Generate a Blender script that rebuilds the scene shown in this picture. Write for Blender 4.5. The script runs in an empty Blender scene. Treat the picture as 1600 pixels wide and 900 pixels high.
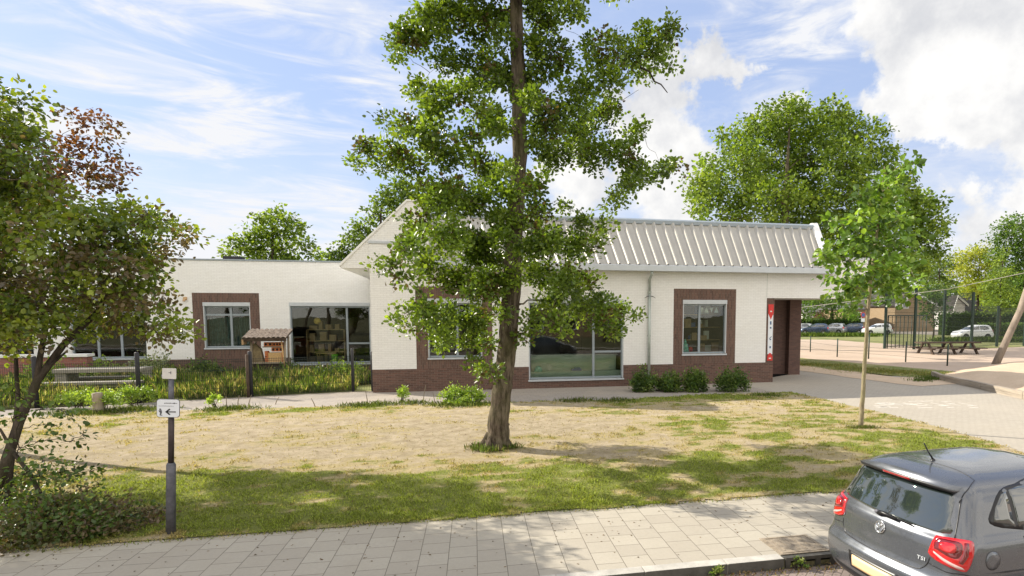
import bpy, bmesh, math, random
import numpy as np
from math import radians, sin, cos, pi
from mathutils import Vector
from mathutils.bvhtree import BVHTree
from mathutils.geometry import delaunay_2d_cdt
S = bpy.context.scene
COL = S.collection

# ------------------------------------------------------------------ camera
FPX, CX, CY, EYE = 900.0, 906.0, 559.0, 2.9          # focal length and principal point in the 1600 px photo
YAW, PITCH = radians(11.7), radians(-4.356)
cam = bpy.data.cameras.new('camera'); cam_o = bpy.data.objects.new('camera', cam); COL.objects.link(cam_o)
cam.sensor_width = 36; cam.lens = FPX/1600*36
cam.shift_x = -(CX-800)/1600; cam.shift_y = (CY-450)/1600
cam.clip_start = .1; cam.clip_end = 3000
cam_o.location = (0, 0, EYE); cam_o.rotation_euler = (pi/2+PITCH, 0, -YAW)
S.camera = cam_o

# surveying helpers: where a sight line meets the ground or an upright plane Y = const
_F0 = np.array([sin(YAW), cos(YAW), 0]); _R = np.array([cos(YAW), -sin(YAW), 0]); _U0 = np.array([0, 0, 1.])
_F = _F0*cos(PITCH)+_U0*sin(PITCH); _U = _U0*cos(PITCH)-_F0*sin(PITCH); _C = np.array([0, 0, EYE])
def sight(a, b):
    d = _F*FPX+_R*(a-CX)-_U*(b-CY); return d/np.linalg.norm(d)
def G(a, b, z=0.):
    d = sight(a, b); return _C+d*(z-EYE)/d[2]
def PY(a, b, Y):
    d = sight(a, b); return _C+d*Y/d[1]

# ------------------------------------------------------------------ light
SUN_DIR = Vector((-.686, .490, .537)).normalized()    # towards the sun, behind the school on the left
W = bpy.data.worlds.new('World'); S.world = W; W.use_nodes = True
def build_world():
    nt = W.node_tree; N = nt.nodes; L = nt.links; N.clear()
    out = N.new('ShaderNodeOutputWorld'); bg = N.new('ShaderNodeBackground'); bg.inputs[1].default_value = 0.15
    L.new(bg.outputs[0], out.inputs[0])
    sky = N.new('ShaderNodeTexSky'); sky.sky_type = 'NISHITA'; sky.sun_disc = False
    sky.sun_elevation = math.asin(SUN_DIR.z); sky.sun_rotation = math.atan2(SUN_DIR.x, SUN_DIR.y)
    sky.altitude = 0; sky.air_density = 1.2; sky.dust_density = .6; sky.ozone_density = 2.0
    tc = N.new('ShaderNodeTexCoord')
    def math_(op, a, b=None, c=None, clamp=False):
        n = N.new('ShaderNodeMath'); n.operation = op; n.use_clamp = clamp
        for i, v in enumerate((a, b, c)):
            if v is None: continue
            if isinstance(v, (int, float)): n.inputs[i].default_value = v
            else: L.new(v, n.inputs[i])
        return n.outputs[0]
    def noise(scale, detail, rough, vec, dist=0):
        n = N.new('ShaderNodeTexNoise'); n.inputs['Scale'].default_value = scale; n.inputs['Detail'].default_value = detail
        n.inputs['Roughness'].default_value = rough; n.inputs['Distortion'].default_value = dist
        L.new(vec, n.inputs['Vector']); return n.outputs['Fac']
    def ramp(v, a, b, smooth=True):
        n = N.new('ShaderNodeMapRange'); n.interpolation_type = 'SMOOTHSTEP' if smooth else 'LINEAR'
        L.new(v, n.inputs[0]); n.inputs[1].default_value = a; n.inputs[2].default_value = b
        return n.outputs[0]
    vec = tc.outputs['Generated']
    nb = noise(5.5, 8, .62, vec); nf = noise(16, 7, .6, vec)
    wob = math_('ADD', math_('MULTIPLY', math_('SUBTRACT', nb, .5), .20), math_('MULTIPLY', math_('SUBTRACT', nf, .5), .15))
    def blob(px, py, r, soft, flat=1.0):
        # a heap of cloud round one direction of the sky; r in photo pixels at the middle of the picture
        d = sight(px, py)
        sub = N.new('ShaderNodeVectorMath'); sub.operation = 'SUBTRACT'; L.new(vec, sub.inputs[0]); sub.inputs[1].default_value = tuple(d)
        sc = N.new('ShaderNodeVectorMath'); sc.operation = 'MULTIPLY'; L.new(sub.outputs[0], sc.inputs[0]); sc.inputs[1].default_value = (1, 1, flat)
        ln = N.new('ShaderNodeVectorMath'); ln.operation = 'LENGTH'; L.new(sc.outputs[0], ln.inputs[0])
        dd = math_('SUBTRACT', ln.outputs['Value'], wob); rr = r/900.
        return ramp(dd, rr+soft*.62/900., rr-soft*.62/900.)
    cum = None
    for b in [(1640, -70, 185, 22), (1560, 115, 80, 18), (1430, 160, 30, 14), (1680, 190, 80, 30), (1490, 60, 40, 16),
              (1110, 100, 34, 16), (1062, 118, 38, 18), (1165, 112, 22, 18), (1010, 240, 72, 26), (1078, 238, 36, 20), (910, 260, 60, 30),
              (1030, 300, 60, 34), (1570, 360, 40, 30), (1525, 297, 24, 20, 1.5), (1600, 310, 34, 26), (1240, 178, 30, 18)]:
        v = blob(*b); cum = v if cum is None else math_('MAXIMUM', cum, v)
    veil = None
    for b in [(580, 110, 55, 70), (60, 200, 330, 150), (560, 370, 170, 120, 1.6), (430, 250, 120, 110), (1210, 60, 90, 110), (700, 60, 60, 80)]:
        v = blob(*b); veil = v if veil is None else math_('MAXIMUM', veil, v)
    # long cirrus streaks
    mp = N.new('ShaderNodeMapping'); mp.vector_type = 'POINT'; mp.inputs['Rotation'].default_value = (0, radians(-38), radians(10)); mp.inputs['Scale'].default_value = (1.6, 2.5, 9)
    L.new(vec, mp.inputs[0])
    cir = ramp(noise(2.2, 8, .62, mp.outputs[0], .6), .40, .70)
    sep = N.new('ShaderNodeSeparateXYZ'); L.new(vec, sep.inputs[0])
    low = ramp(sep.outputs['Z'], .30, .0)
    lowcl = math_('MULTIPLY', low, ramp(nb, .30, .62))
    cirr = math_('MULTIPLY', cir, math_('ADD', math_('MULTIPLY', veil, .95), .45), clamp=True)
    thin = math_('ADD', math_('MULTIPLY', cirr, .85), math_('ADD', math_('MULTIPLY', low, .34), math_('ADD', math_('MULTIPLY', lowcl, .40), .17)), clamp=True)
    # cloud brightness: brighter tops, greyer undersides
    shade = ramp(noise(7, 6, .6, vec), .33, .66)
    m1 = N.new('ShaderNodeMix'); m1.data_type = 'RGBA'; L.new(shade, m1.inputs[0])
    m1.inputs[6].default_value = (3.0, 3.05, 3.2, 1); m1.inputs[7].default_value = (4.5, 4.45, 4.35, 1)
    m2 = N.new('ShaderNodeMix'); m2.data_type = 'RGBA'; L.new(thin, m2.inputs[0])
    # the blue of the clear sky, a little paler as in the hazy summer photograph
    pale = N.new('ShaderNodeMix'); pale.data_type = 'RGBA'; pale.inputs[0].default_value = .75
    L.new(sky.outputs[0], pale.inputs[6]); pale.inputs[7].default_value = (1.45, 2.0, 3.5, 1)
    L.new(pale.outputs[2], m2.inputs[6]); m2.inputs[7].default_value = (3.9, 3.95, 4.1, 1)
    m3 = N.new('ShaderNodeMix'); m3.data_type = 'RGBA'; L.new(cum, m3.inputs[0]); L.new(m2.outputs[2], m3.inputs[6]); L.new(m1.outputs[2], m3.inputs[7])
    # bright warm cloud added behind the camera, unseen, to light the shaded front
    back = ramp(sep.outputs['Y'], .25, -.25)
    m4 = N.new('ShaderNodeMix'); m4.data_type = 'RGBA'; L.new(math_('MULTIPLY', back, ramp(nb, .30, .56)), m4.inputs[0]); L.new(m3.outputs[2], m4.inputs[6]); m4.inputs[7].default_value = (8.2, 7.7, 6.9, 1)
    L.new(m4.outputs[2], bg.inputs[0])
build_world()
sun = bpy.data.lights.new('sun', 'SUN'); sun.energy = 5.0; sun.angle = radians(.5); sun.color = (1, .92, .78)
sun_o = bpy.data.objects.new('sun', sun); COL.objects.link(sun_o); sun_o.location = (-40, 40, 40)
sun_o.rotation_euler = SUN_DIR.to_track_quat('Z', 'Y').to_euler()
S.view_settings.view_transform = 'Standard'; S.view_settings.look = 'None'; S.view_settings.gamma = 1
S.view_settings.exposure = 0.66; S.view_settings.use_curve_mapping = False
S.cycles.max_bounces = 8; S.cycles.transparent_max_bounces = 12; S.cycles.diffuse_bounces = 4

# ------------------------------------------------------------------ noise (numpy)
def _hash(ix, iy, seed):
    h = (ix.astype(np.int64)*374761393+iy.astype(np.int64)*668265263+seed*1442695041) & 0xffffffff
    h = ((h ^ (h >> 13))*1274126177) & 0xffffffff
    return ((h ^ (h >> 16)) & 0xffff)/65535.
def vnoise(x, y, seed=0):
    x = np.asarray(x, float); y = np.asarray(y, float)
    ix = np.floor(x); iy = np.floor(y); fx = x-ix; fy = y-iy; fx = fx*fx*(3-2*fx); fy = fy*fy*(3-2*fy)
    a = _hash(ix, iy, seed); b = _hash(ix+1, iy, seed); c = _hash(ix, iy+1, seed); d = _hash(ix+1, iy+1, seed)
    return (a*(1-fx)+b*fx)*(1-fy)+(c*(1-fx)+d*fx)*fy
def fbm(x, y, s, seed=0, octv=4):
    t = 0; a = .5; f = s
    for i in range(octv): t = t+a*vnoise(np.asarray(x)*f, np.asarray(y)*f, seed+i*17); a *= .5; f *= 2.03
    return t/(1-.5**octv)
def sst(v, a, b):
    t = np.clip((v-a)/(b-a), 0, 1); return t*t*(3-2*t)

# ------------------------------------------------------------------ materials
def mat(name, rough=.8, spec=.3, metal=0.):
    m = bpy.data.materials.new(name); m.use_nodes = True; nt = m.node_tree
    b = nt.nodes['Principled BSDF']; b.inputs['Roughness'].default_value = rough; b.inputs['Metallic'].default_value = metal
    b.inputs['Specular IOR Level'].default_value = spec
    return m, nt, b
def node(nt, typ, **kw):
    n = nt.nodes.new(typ)
    for k, v in kw.items():
        if k in n.inputs.keys(): n.inputs[k].default_value = v
        else: setattr(n, k, v)
    return n
def mixc(nt, fac, a, b, mode='MIX'):
    n = nt.nodes.new('ShaderNodeMix'); n.data_type = 'RGBA'; n.blend_type = mode
    for i, v in ((0, fac), (6, a), (7, b)):
        if isinstance(v, (int, float)): n.inputs[i].default_value = v
        elif isinstance(v, tuple): n.inputs[i].default_value = (*v, 1)
        else: nt.links.new(v, n.inputs[i])
    return n.outputs[2]
def rng(nt, v, a, b, c=0., d=1.):
    n = nt.nodes.new('ShaderNodeMapRange'); nt.links.new(v, n.inputs[0])
    for i, k in enumerate((a, b, c, d)): n.inputs[i+1].default_value = k
    return n.outputs[0]
def pos(nt, kind='obj'):
    return node(nt, 'ShaderNodeTexCoord').outputs['Object'] if kind == 'obj' else node(nt, 'ShaderNodeNewGeometry').outputs['Position']
def nz(nt, scale, detail=4, rough=.6, vec=None, stretch=None):
    n = node(nt, 'ShaderNodeTexNoise'); n.inputs['Scale'].default_value = scale; n.inputs['Detail'].default_value = detail; n.inputs['Roughness'].default_value = rough
    v = vec if vec is not None else pos(nt)
    if stretch:
        m = node(nt, 'ShaderNodeMapping'); m.inputs['Scale'].default_value = stretch; nt.links.new(v, m.inputs[0]); v = m.outputs[0]
    nt.links.new(v, n.inputs['Vector']); return n.outputs['Fac']
def bump(nt, b, h, strength=.3, dist=.01):
    n = node(nt, 'ShaderNodeBump'); n.inputs['Strength'].default_value = strength; n.inputs['Distance'].default_value = dist
    nt.links.new(h, n.inputs['Height']); nt.links.new(n.outputs[0], b.inputs['Normal'])
def plain(name, c, rough=.7, spec=.3, metal=0., var=.12, scale=6., bmp=0., bs=60, stretch=None):
    m, nt, b = mat(name, rough, spec, metal)
    f = nz(nt, scale, 5, .6, stretch=stretch)
    nt.links.new(mixc(nt, rng(nt, f, .3, .7), tuple(k*(1-var) for k in c), tuple(min(1, k*(1+var)) for k in c)), b.inputs['Base Color'])
    if bmp: bump(nt, b, nz(nt, bs, 4, .6, stretch=stretch), bmp, .01)
    return m
def brick(name, c1, c2, mortar, bw=.22, bh=.066, ms=.006, upright=False, rough=.85, dirt=.12, dirtc=(.35, .32, .27), bs=.5, msmooth=.3):
    m, nt, b = mat(name, rough, .25)
    g = node(nt, 'ShaderNodeNewGeometry'); s = node(nt, 'ShaderNodeSeparateXYZ'); nt.links.new(g.outputs['Position'], s.inputs[0])
    ad = node(nt, 'ShaderNodeMath', operation='ADD'); nt.links.new(s.outputs[0], ad.inputs[0]); nt.links.new(s.outputs[1], ad.inputs[1])
    c = node(nt, 'ShaderNodeCombineXYZ')
    nt.links.new(ad.outputs[0], c.inputs[1 if upright else 0]); nt.links.new(s.outputs[2], c.inputs[0 if upright else 1])
    t = node(nt, 'ShaderNodeTexBrick'); nt.links.new(c.outputs[0], t.inputs['Vector'])
    t.inputs['Scale'].default_value = 1; t.inputs['Brick Width'].default_value = bw; t.inputs['Row Height'].default_value = bh
    t.inputs['Mortar Size'].default_value = ms; t.inputs['Mortar Smooth'].default_value = msmooth
    t.inputs['Color1'].default_value = (*c1, 1); t.inputs['Color2'].default_value = (*c2, 1); t.inputs['Mortar'].default_value = (*mortar, 1)
    f = nz(nt, 1.1, 6, .65, g.outputs['Position']); f2 = nz(nt, 9, 4, .6, g.outputs['Position'])
    col = mixc(nt, rng(nt, f, .42, .75, 0, dirt), t.outputs['Color'], dirtc)
    col = mixc(nt, rng(nt, f2, .35, .7, 0, .12), col, tuple(k*.6 for k in c1))
    nt.links.new(col, b.inputs['Base Color'])
    inv = node(nt, 'ShaderNodeMath', operation='SUBTRACT'); inv.inputs[0].default_value = 1; nt.links.new(t.outputs['Fac'], inv.inputs[1])
    ad2 = node(nt, 'ShaderNodeMath', operation='MULTIPLY_ADD'); nt.links.new(f2, ad2.inputs[0]); ad2.inputs[1].default_value = .6; nt.links.new(inv.outputs[0], ad2.inputs[2])
    bump(nt, b, ad2.outputs[0], bs, .008)
    return m
def paver(name, c1, c2, joint, bw, bh, ms=.006, rot=0., swap=False, dirtc=(.3, .25, .18), dirt=.35, dscale=.6, off=.5, rough=.9):
    m, nt, b = mat(name, rough, .25)
    g = node(nt, 'ShaderNodeNewGeometry'); mp = node(nt, 'ShaderNodeMapping'); mp.inputs['Rotation'].default_value = (0, 0, rot+(pi/2 if swap else 0))
    nt.links.new(g.outputs['Position'], mp.inputs[0])
    t = node(nt, 'ShaderNodeTexBrick'); nt.links.new(mp.outputs[0], t.inputs['Vector']); t.offset = off
    t.inputs['Scale'].default_value = 1; t.inputs['Brick Width'].default_value = bw; t.inputs['Row Height'].default_value = bh
    t.inputs['Mortar Size'].default_value = ms; t.inputs['Mortar Smooth'].default_value = .4; t.inputs['Bias'].default_value = -.1
    t.inputs['Color1'].default_value = (*c1, 1); t.inputs['Color2'].default_value = (*c2, 1); t.inputs['Mortar'].default_value = (*joint, 1)
    f = nz(nt, dscale, 7, .7, g.outputs['Position']); f2 = nz(nt, 22, 5, .7, g.outputs['Position']); f3 = nz(nt, 3.5, 5, .7, g.outputs['Position'])
    col = mixc(nt, rng(nt, f, .45, .7, 0, dirt), t.outputs['Color'], dirtc)
    col = mixc(nt, rng(nt, f2, .3, .75, 0, .30), col, tuple(k*.62 for k in c1))
    col = mixc(nt, rng(nt, f3, .5, .75, 0, .25), col, tuple(k*.7 for k in c1))
    v = node(nt, 'ShaderNodeTexVoronoi'); v.inputs['Scale'].default_value = 1.7; nt.links.new(g.outputs['Position'], v.inputs['Vector'])
    col = mixc(nt, rng(nt, v.outputs['Distance'], .035, .02, 0, .6), col, (.07, .06, .05))       # dark gum and tar spots
    nt.links.new(col, b.inputs['Base Color'])
    inv = node(nt, 'ShaderNodeMath', operation='SUBTRACT'); inv.inputs[0].default_value = 1; nt.links.new(t.outputs['Fac'], inv.inputs[1])
    ad2 = node(nt, 'ShaderNodeMath', operation='MULTIPLY_ADD'); nt.links.new(f2, ad2.inputs[0]); ad2.inputs[1].default_value = .5; nt.links.new(inv.outputs[0], ad2.inputs[2])
    bump(nt, b, ad2.outputs[0], .45, .008)
    return m
def soil(name, c1, c2, scale=1.2, c3=None, bmp=.4):
    m, nt, b = mat(name, .95, .15); P = pos(nt, 'w')
    f = nz(nt, scale, 8, .7, P); f2 = nz(nt, 14, 6, .7, P)
    col = mixc(nt, rng(nt, f, .35, .65), c1, c2)
    if c3: col = mixc(nt, rng(nt, f2, .52, .66, 0, .6), col, c3)
    nt.links.new(col, b.inputs['Base Color']); bump(nt, b, f2, bmp, .03)
    return m
def leafmat(name, rough=.5, trans=.35, tcol=1.5, spec=.35):
    m = bpy.data.materials.new(name); m.use_nodes = True; nt = m.node_tree; b = nt.nodes['Principled BSDF']
    at = node(nt, 'ShaderNodeAttribute'); at.attribute_name = 'tint'
    b.inputs['Roughness'].default_value = rough; b.inputs['Specular IOR Level'].default_value = spec
    nt.links.new(at.outputs['Color'], b.inputs['Base Color'])
    tr = node(nt, 'ShaderNodeBsdfTranslucent')
    nt.links.new(mixc(nt, 1., at.outputs['Color'], (tcol, tcol*.95, tcol*.35), 'MULTIPLY'), tr.inputs['Color'])
    mx = node(nt, 'ShaderNodeMixShader'); mx.inputs[0].default_value = trans
    nt.links.new(b.outputs[0], mx.inputs[1]); nt.links.new(tr.outputs[0], mx.inputs[2]); nt.links.new(mx.outputs[0], nt.nodes['Material Output'].inputs[0])
    return m
def glassmat(name, tint=(.85, .90, .87), ior=1.55, gloss=1., wav=.02):
    m = bpy.data.materials.new(name); m.use_nodes = True; nt = m.node_tree; nt.nodes.remove(nt.nodes['Principled BSDF'])
    tr = node(nt, 'ShaderNodeBsdfTransparent'); tr.inputs[0].default_value = (*tint, 1)
    gl = node(nt, 'ShaderNodeBsdfGlossy'); gl.inputs['Roughness'].default_value = .01; gl.inputs[0].default_value = (gloss, gloss, gloss, 1)
    fr = node(nt, 'ShaderNodeFresnel'); fr.inputs[0].default_value = ior
    bp = node(nt, 'ShaderNodeBump'); bp.inputs['Strength'].default_value = wav; bp.inputs['Distance'].default_value = .1
    nt.links.new(nz(nt, 1.3, 2, .5, pos(nt, 'w')), bp.inputs['Height']); nt.links.new(bp.outputs[0], gl.inputs['Normal'])
    sc = node(nt, 'ShaderNodeMath', operation='MULTIPLY_ADD', use_clamp=True); nt.links.new(fr.outputs[0], sc.inputs[0]); sc.inputs[1].default_value = .95; sc.inputs[2].default_value = .0
    mx = node(nt, 'ShaderNodeMixShader'); nt.links.new(sc.outputs[0], mx.inputs[0]); nt.links.new(tr.outputs[0], mx.inputs[1]); nt.links.new(gl.outputs[0], mx.inputs[2])
    nt.links.new(mx.outputs[0], nt.nodes['Material Output'].inputs[0]); return m

M = {}
M['white_brick'] = brick('white_brick', (.87, .865, .85), (.83, .825, .81), (.66, .65, .63), dirt=.16, dirtc=(.60, .56, .46), ms=.005, bs=.6, msmooth=.6)
M['brown_brick'] = brick('brown_brick', (.165, .092, .072), (.100, .060, .050), (.19, .155, .13), dirt=.2, dirtc=(.20, .13, .10))
M['soldier_brick'] = brick('soldier_brick', (.165, .094, .074), (.098, .060, .050), (.18, .15, .125), upright=True, dirt=.25, dirtc=(.22, .16, .12))
M['dark_brick'] = brick('dark_brick', (.15, .085, .07), (.105, .062, .055), (.11, .09, .08), dirt=.2, dirtc=(.2, .15, .12))
M['red_brick'] = brick('red_brick', (.34, .12, .09), (.26, .10, .08), (.3, .25, .22))
M['tan_brick'] = brick('tan_brick', (.36, .26, .15), (.30, .21, .12), (.3, .25, .2))
M['roof_sheet'] = plain('roof_sheet', (.41, .39, .34), .45, .4, .15, .06, 2)
M['gutter'] = plain('gutter', (.50, .53, .56), .4, .4, .3, .06, 3)
M['zinc'] = plain('zinc', (.40, .44, .41), .45, .4, .4, .15, 8)
M['frame'] = plain('frame', (.27, .31, .34), .4, .4, 0, .06, 5)
M['frame_light'] = plain('frame_light', (.50, .53, .56), .4, .4, .1, .06, 5)
M['white_paint'] = plain('white_paint', (.78, .78, .76), .5, .4, 0, .05, 4)
M['soffit'] = plain('soffit', (.74, .73, .70), .6, .3, 0, .05, 2)
M['glass'] = glassmat('window_glass')
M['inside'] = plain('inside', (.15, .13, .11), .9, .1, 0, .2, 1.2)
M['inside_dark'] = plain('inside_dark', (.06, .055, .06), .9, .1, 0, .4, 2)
M['wood_pale'] = plain('wood_pale', (.48, .32, .17), .6, .3, 0, .2, 6, stretch=(1, 1, 8))
M['concrete'] = plain('concrete', (.27, .25, .215), .9, .2, 0, .22, 5, .5)
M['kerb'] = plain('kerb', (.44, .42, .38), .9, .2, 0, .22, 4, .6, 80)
M['kerb_front_shade'] = plain('kerb_front_shade', (.10, .095, .085), .9, .2, 0, .3, 5, .6, 60)
M['steel_dark'] = plain('steel_dark', (.035, .035, .04), .6, .3, 0, .2, 8)
M['steel_green'] = plain('steel_green', (.015, .035, .025), .45, .4, 0, .2, 8)
M['wire'] = plain('wire', (.03, .04, .035), .5, .3, 0, .1, 8)
M['pole_grey'] = plain('pole_grey', (.13, .13, .15), .5, .4, .3, .35, 14, .2, 50)
M['pole_dark'] = plain('pole_dark', (.055, .04, .04), .5, .4, .2, .35, 14)
M['sign_white'] = plain('sign_white', (.74, .77, .82), .35, .5, 0, .03, 8)
M['black'] = plain('black', (.012, .012, .014), .6, .3, 0, .1, 8)
M['black_mat'] = plain('black_mat', (.006, .006, .006), .95, .1, 0, .2, 8)
M['wood_grey'] = plain('wood_grey', (.31, .26, .20), .85, .2, 0, .35, 4, .5, 30, stretch=(1, 1, .15))
M['wood_edging'] = plain('wood_edging', (.36, .31, .25), .85, .2, 0, .35, 4, .5, 30, stretch=(.2, .2, 2))
M['wood_dark'] = plain('wood_dark', (.09, .065, .05), .85, .2, 0, .35, 6)
M['terracotta'] = plain('terracotta', (.50, .17, .07), .85, .2, 0, .25, 9)
M['old_tile'] = plain('old_tile', (.38, .31, .25), .85, .2, 0, .55, 7)
M['straw'] = plain('straw', (.55, .36, .17), .9, .2, 0, .25, 20)
M['red'] = plain('red', (.60, .035, .03), .4, .4, 0, .08, 8)
M['teal'] = plain('teal', (.25, .65, .55), .6, .3, 0, .12, 8)
M['lime'] = plain('lime', (.25, .75, .05), .5, .3, 0, .05, 8)
M['yellow_lamp'] = plain('yellow_lamp', (.80, .52, .12), .6, .3, 0, .05, 8)
M['paper'] = plain('paper', (.70, .70, .66), .7, .2, 0, .05, 8)
M['blue'] = plain('blue', (.08, .14, .35), .6, .3, 0, .1, 8)
M['cardboard'] = plain('cardboard', (.42, .28, .16), .8, .2, 0, .1, 8)
M['pale_green'] = plain('pale_green', (.50, .56, .48), .6, .3, 0, .08, 3)
M['board_dark'] = plain('board_dark', (.035, .02, .016), .6, .3, 0, .3, 4)
M['roof_tile'] = brick('roof_tile', (.06, .055, .05), (.045, .042, .04), (.02, .02, .02), bw=.3, bh=.25)
M['roof_tile_grey'] = brick('roof_tile_grey', (.15, .15, .15), (.12, .12, .12), (.06, .06, .06), bw=.3, bh=.25)
M['pale_wall'] = plain('pale_wall', (.62, .60, .57), .8, .2, 0, .06, 2)
M['rope'] = plain('rope', (.42, .40, .36), .7, .3, 0, .1, 8)
M['leaf'] = leafmat('leaf', .36, .38, 1.6, .5); M['leaf_far'] = leafmat('leaf_far', .5, .45, 1.7, .3)
M['blade'] = leafmat('blade', .7, .35, 1.3, .15)
def barkmat(name, c, dark, sc=10):
    m, nt, b = mat(name, .95, .12); f = nz(nt, sc, 7, .7, stretch=(1, 1, .22)); f2 = nz(nt, 2.5, 4, .6)
    nt.links.new(mixc(nt, rng(nt, f2, .4, .65, 0, .5), mixc(nt, rng(nt, f, .38, .62), dark, c), (c[0]*.75, c[1]*.9, c[2]*.6)), b.inputs['Base Color'])
    bump(nt, b, f, 1., .05); return m
M['bark'] = barkmat('bark', (.19, .15, .115), (.035, .027, .02), 14); M['bark_dark'] = barkmat('bark_dark', (.09, .07, .055), (.03, .025, .02))
M['bark_pale'] = barkmat('bark_pale', (.40, .33, .23), (.20, .16, .11), 20)
M['sidewalk'] = paver('sidewalk', (.415, .38, .315), (.36, .325, .27), (.13, .115, .09), .325, .338, .005, rot=radians(1.3), swap=True, dirt=.25, dirtc=(.30, .26, .20))
M['road'] = paver('road', (.30, .24, .21), (.24, .20, .18), (.12, .10, .08), .21, .085, .006, swap=True, rot=radians(45), dirt=.5, dirtc=(.36, .31, .25))
M['path'] = paver('path', (.36, .32, .28), (.31, .28, .25), (.22, .19, .15), .3, .3, .006, dirt=.6, dirtc=(.44, .37, .28), dscale=.5)
M['yard'] = paver('yard', (.42, .38, .32), (.38, .345, .29), (.27, .24, .20), .21, .105, .006, dirt=.45, dirtc=(.45, .40, .33), dscale=.35)
M['sand'] = soil('sand', (.50, .39, .28), (.58, .46, .34), .9, (.40, .30, .20))
M['field'] = soil('field', (.42, .33, .26), (.50, .40, .32), .4, (.36, .28, .21), .2)
M['verge'] = soil('verge', (.13, .17, .05), (.30, .27, .13), .9, (.10, .14, .04))
M['earth'] = soil('earth', (.10, .11, .05), (.20, .17, .10), .8, (.06, .07, .03))

# ------------------------------------------------------------------ object helpers
def tag(o, label=None, cat=None, group=None, kind=None):
    if label: o['label'] = label
    if cat: o['category'] = cat
    if group: o['group'] = group
    if kind: o['kind'] = kind
    return o
def thing(name, label, cat, loc=(0, 0, 0), rz=0., group=None):
    o = bpy.data.objects.new(name, None); COL.objects.link(o); o.empty_display_size = .2
    o.location = loc; o.rotation_euler = (0, 0, rz); return tag(o, label, cat, group)
def root_of(o):
    while o.parent: o = o.parent
    return o
def link_mesh(name, v, f, m, parent=None, smooth=False, loc=None, local=False):
    """v in world coordinates unless local; the mesh keeps its thing's base as origin"""
    v = np.asarray(v, float).reshape(-1, 3); off = np.zeros(3)
    if not local:
        if parent is not None: off = np.array(root_of(parent).location)
        elif loc is not None: off = np.array(loc, float)
    me = bpy.data.meshes.new(name); me.from_pydata((v-off).tolist(), [], f if isinstance(f, list) else f.tolist())
    me.materials.append(m if not isinstance(m, str) else M[m]); me.update()
    if smooth: me.polygons.foreach_set('use_smooth', [True]*len(me.polygons))
    o = bpy.data.objects.new(name, me); COL.objects.link(o)
    if parent is not None: o.parent = parent
    elif not local: o.location = off
    return o
def dup(o, parent=None, **kw):
    c = o.copy(); COL.objects.link(c)
    if parent is not None: c.parent = parent
    for ch in [x for x in o.children]: dup(ch, c)
    return c
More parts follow.
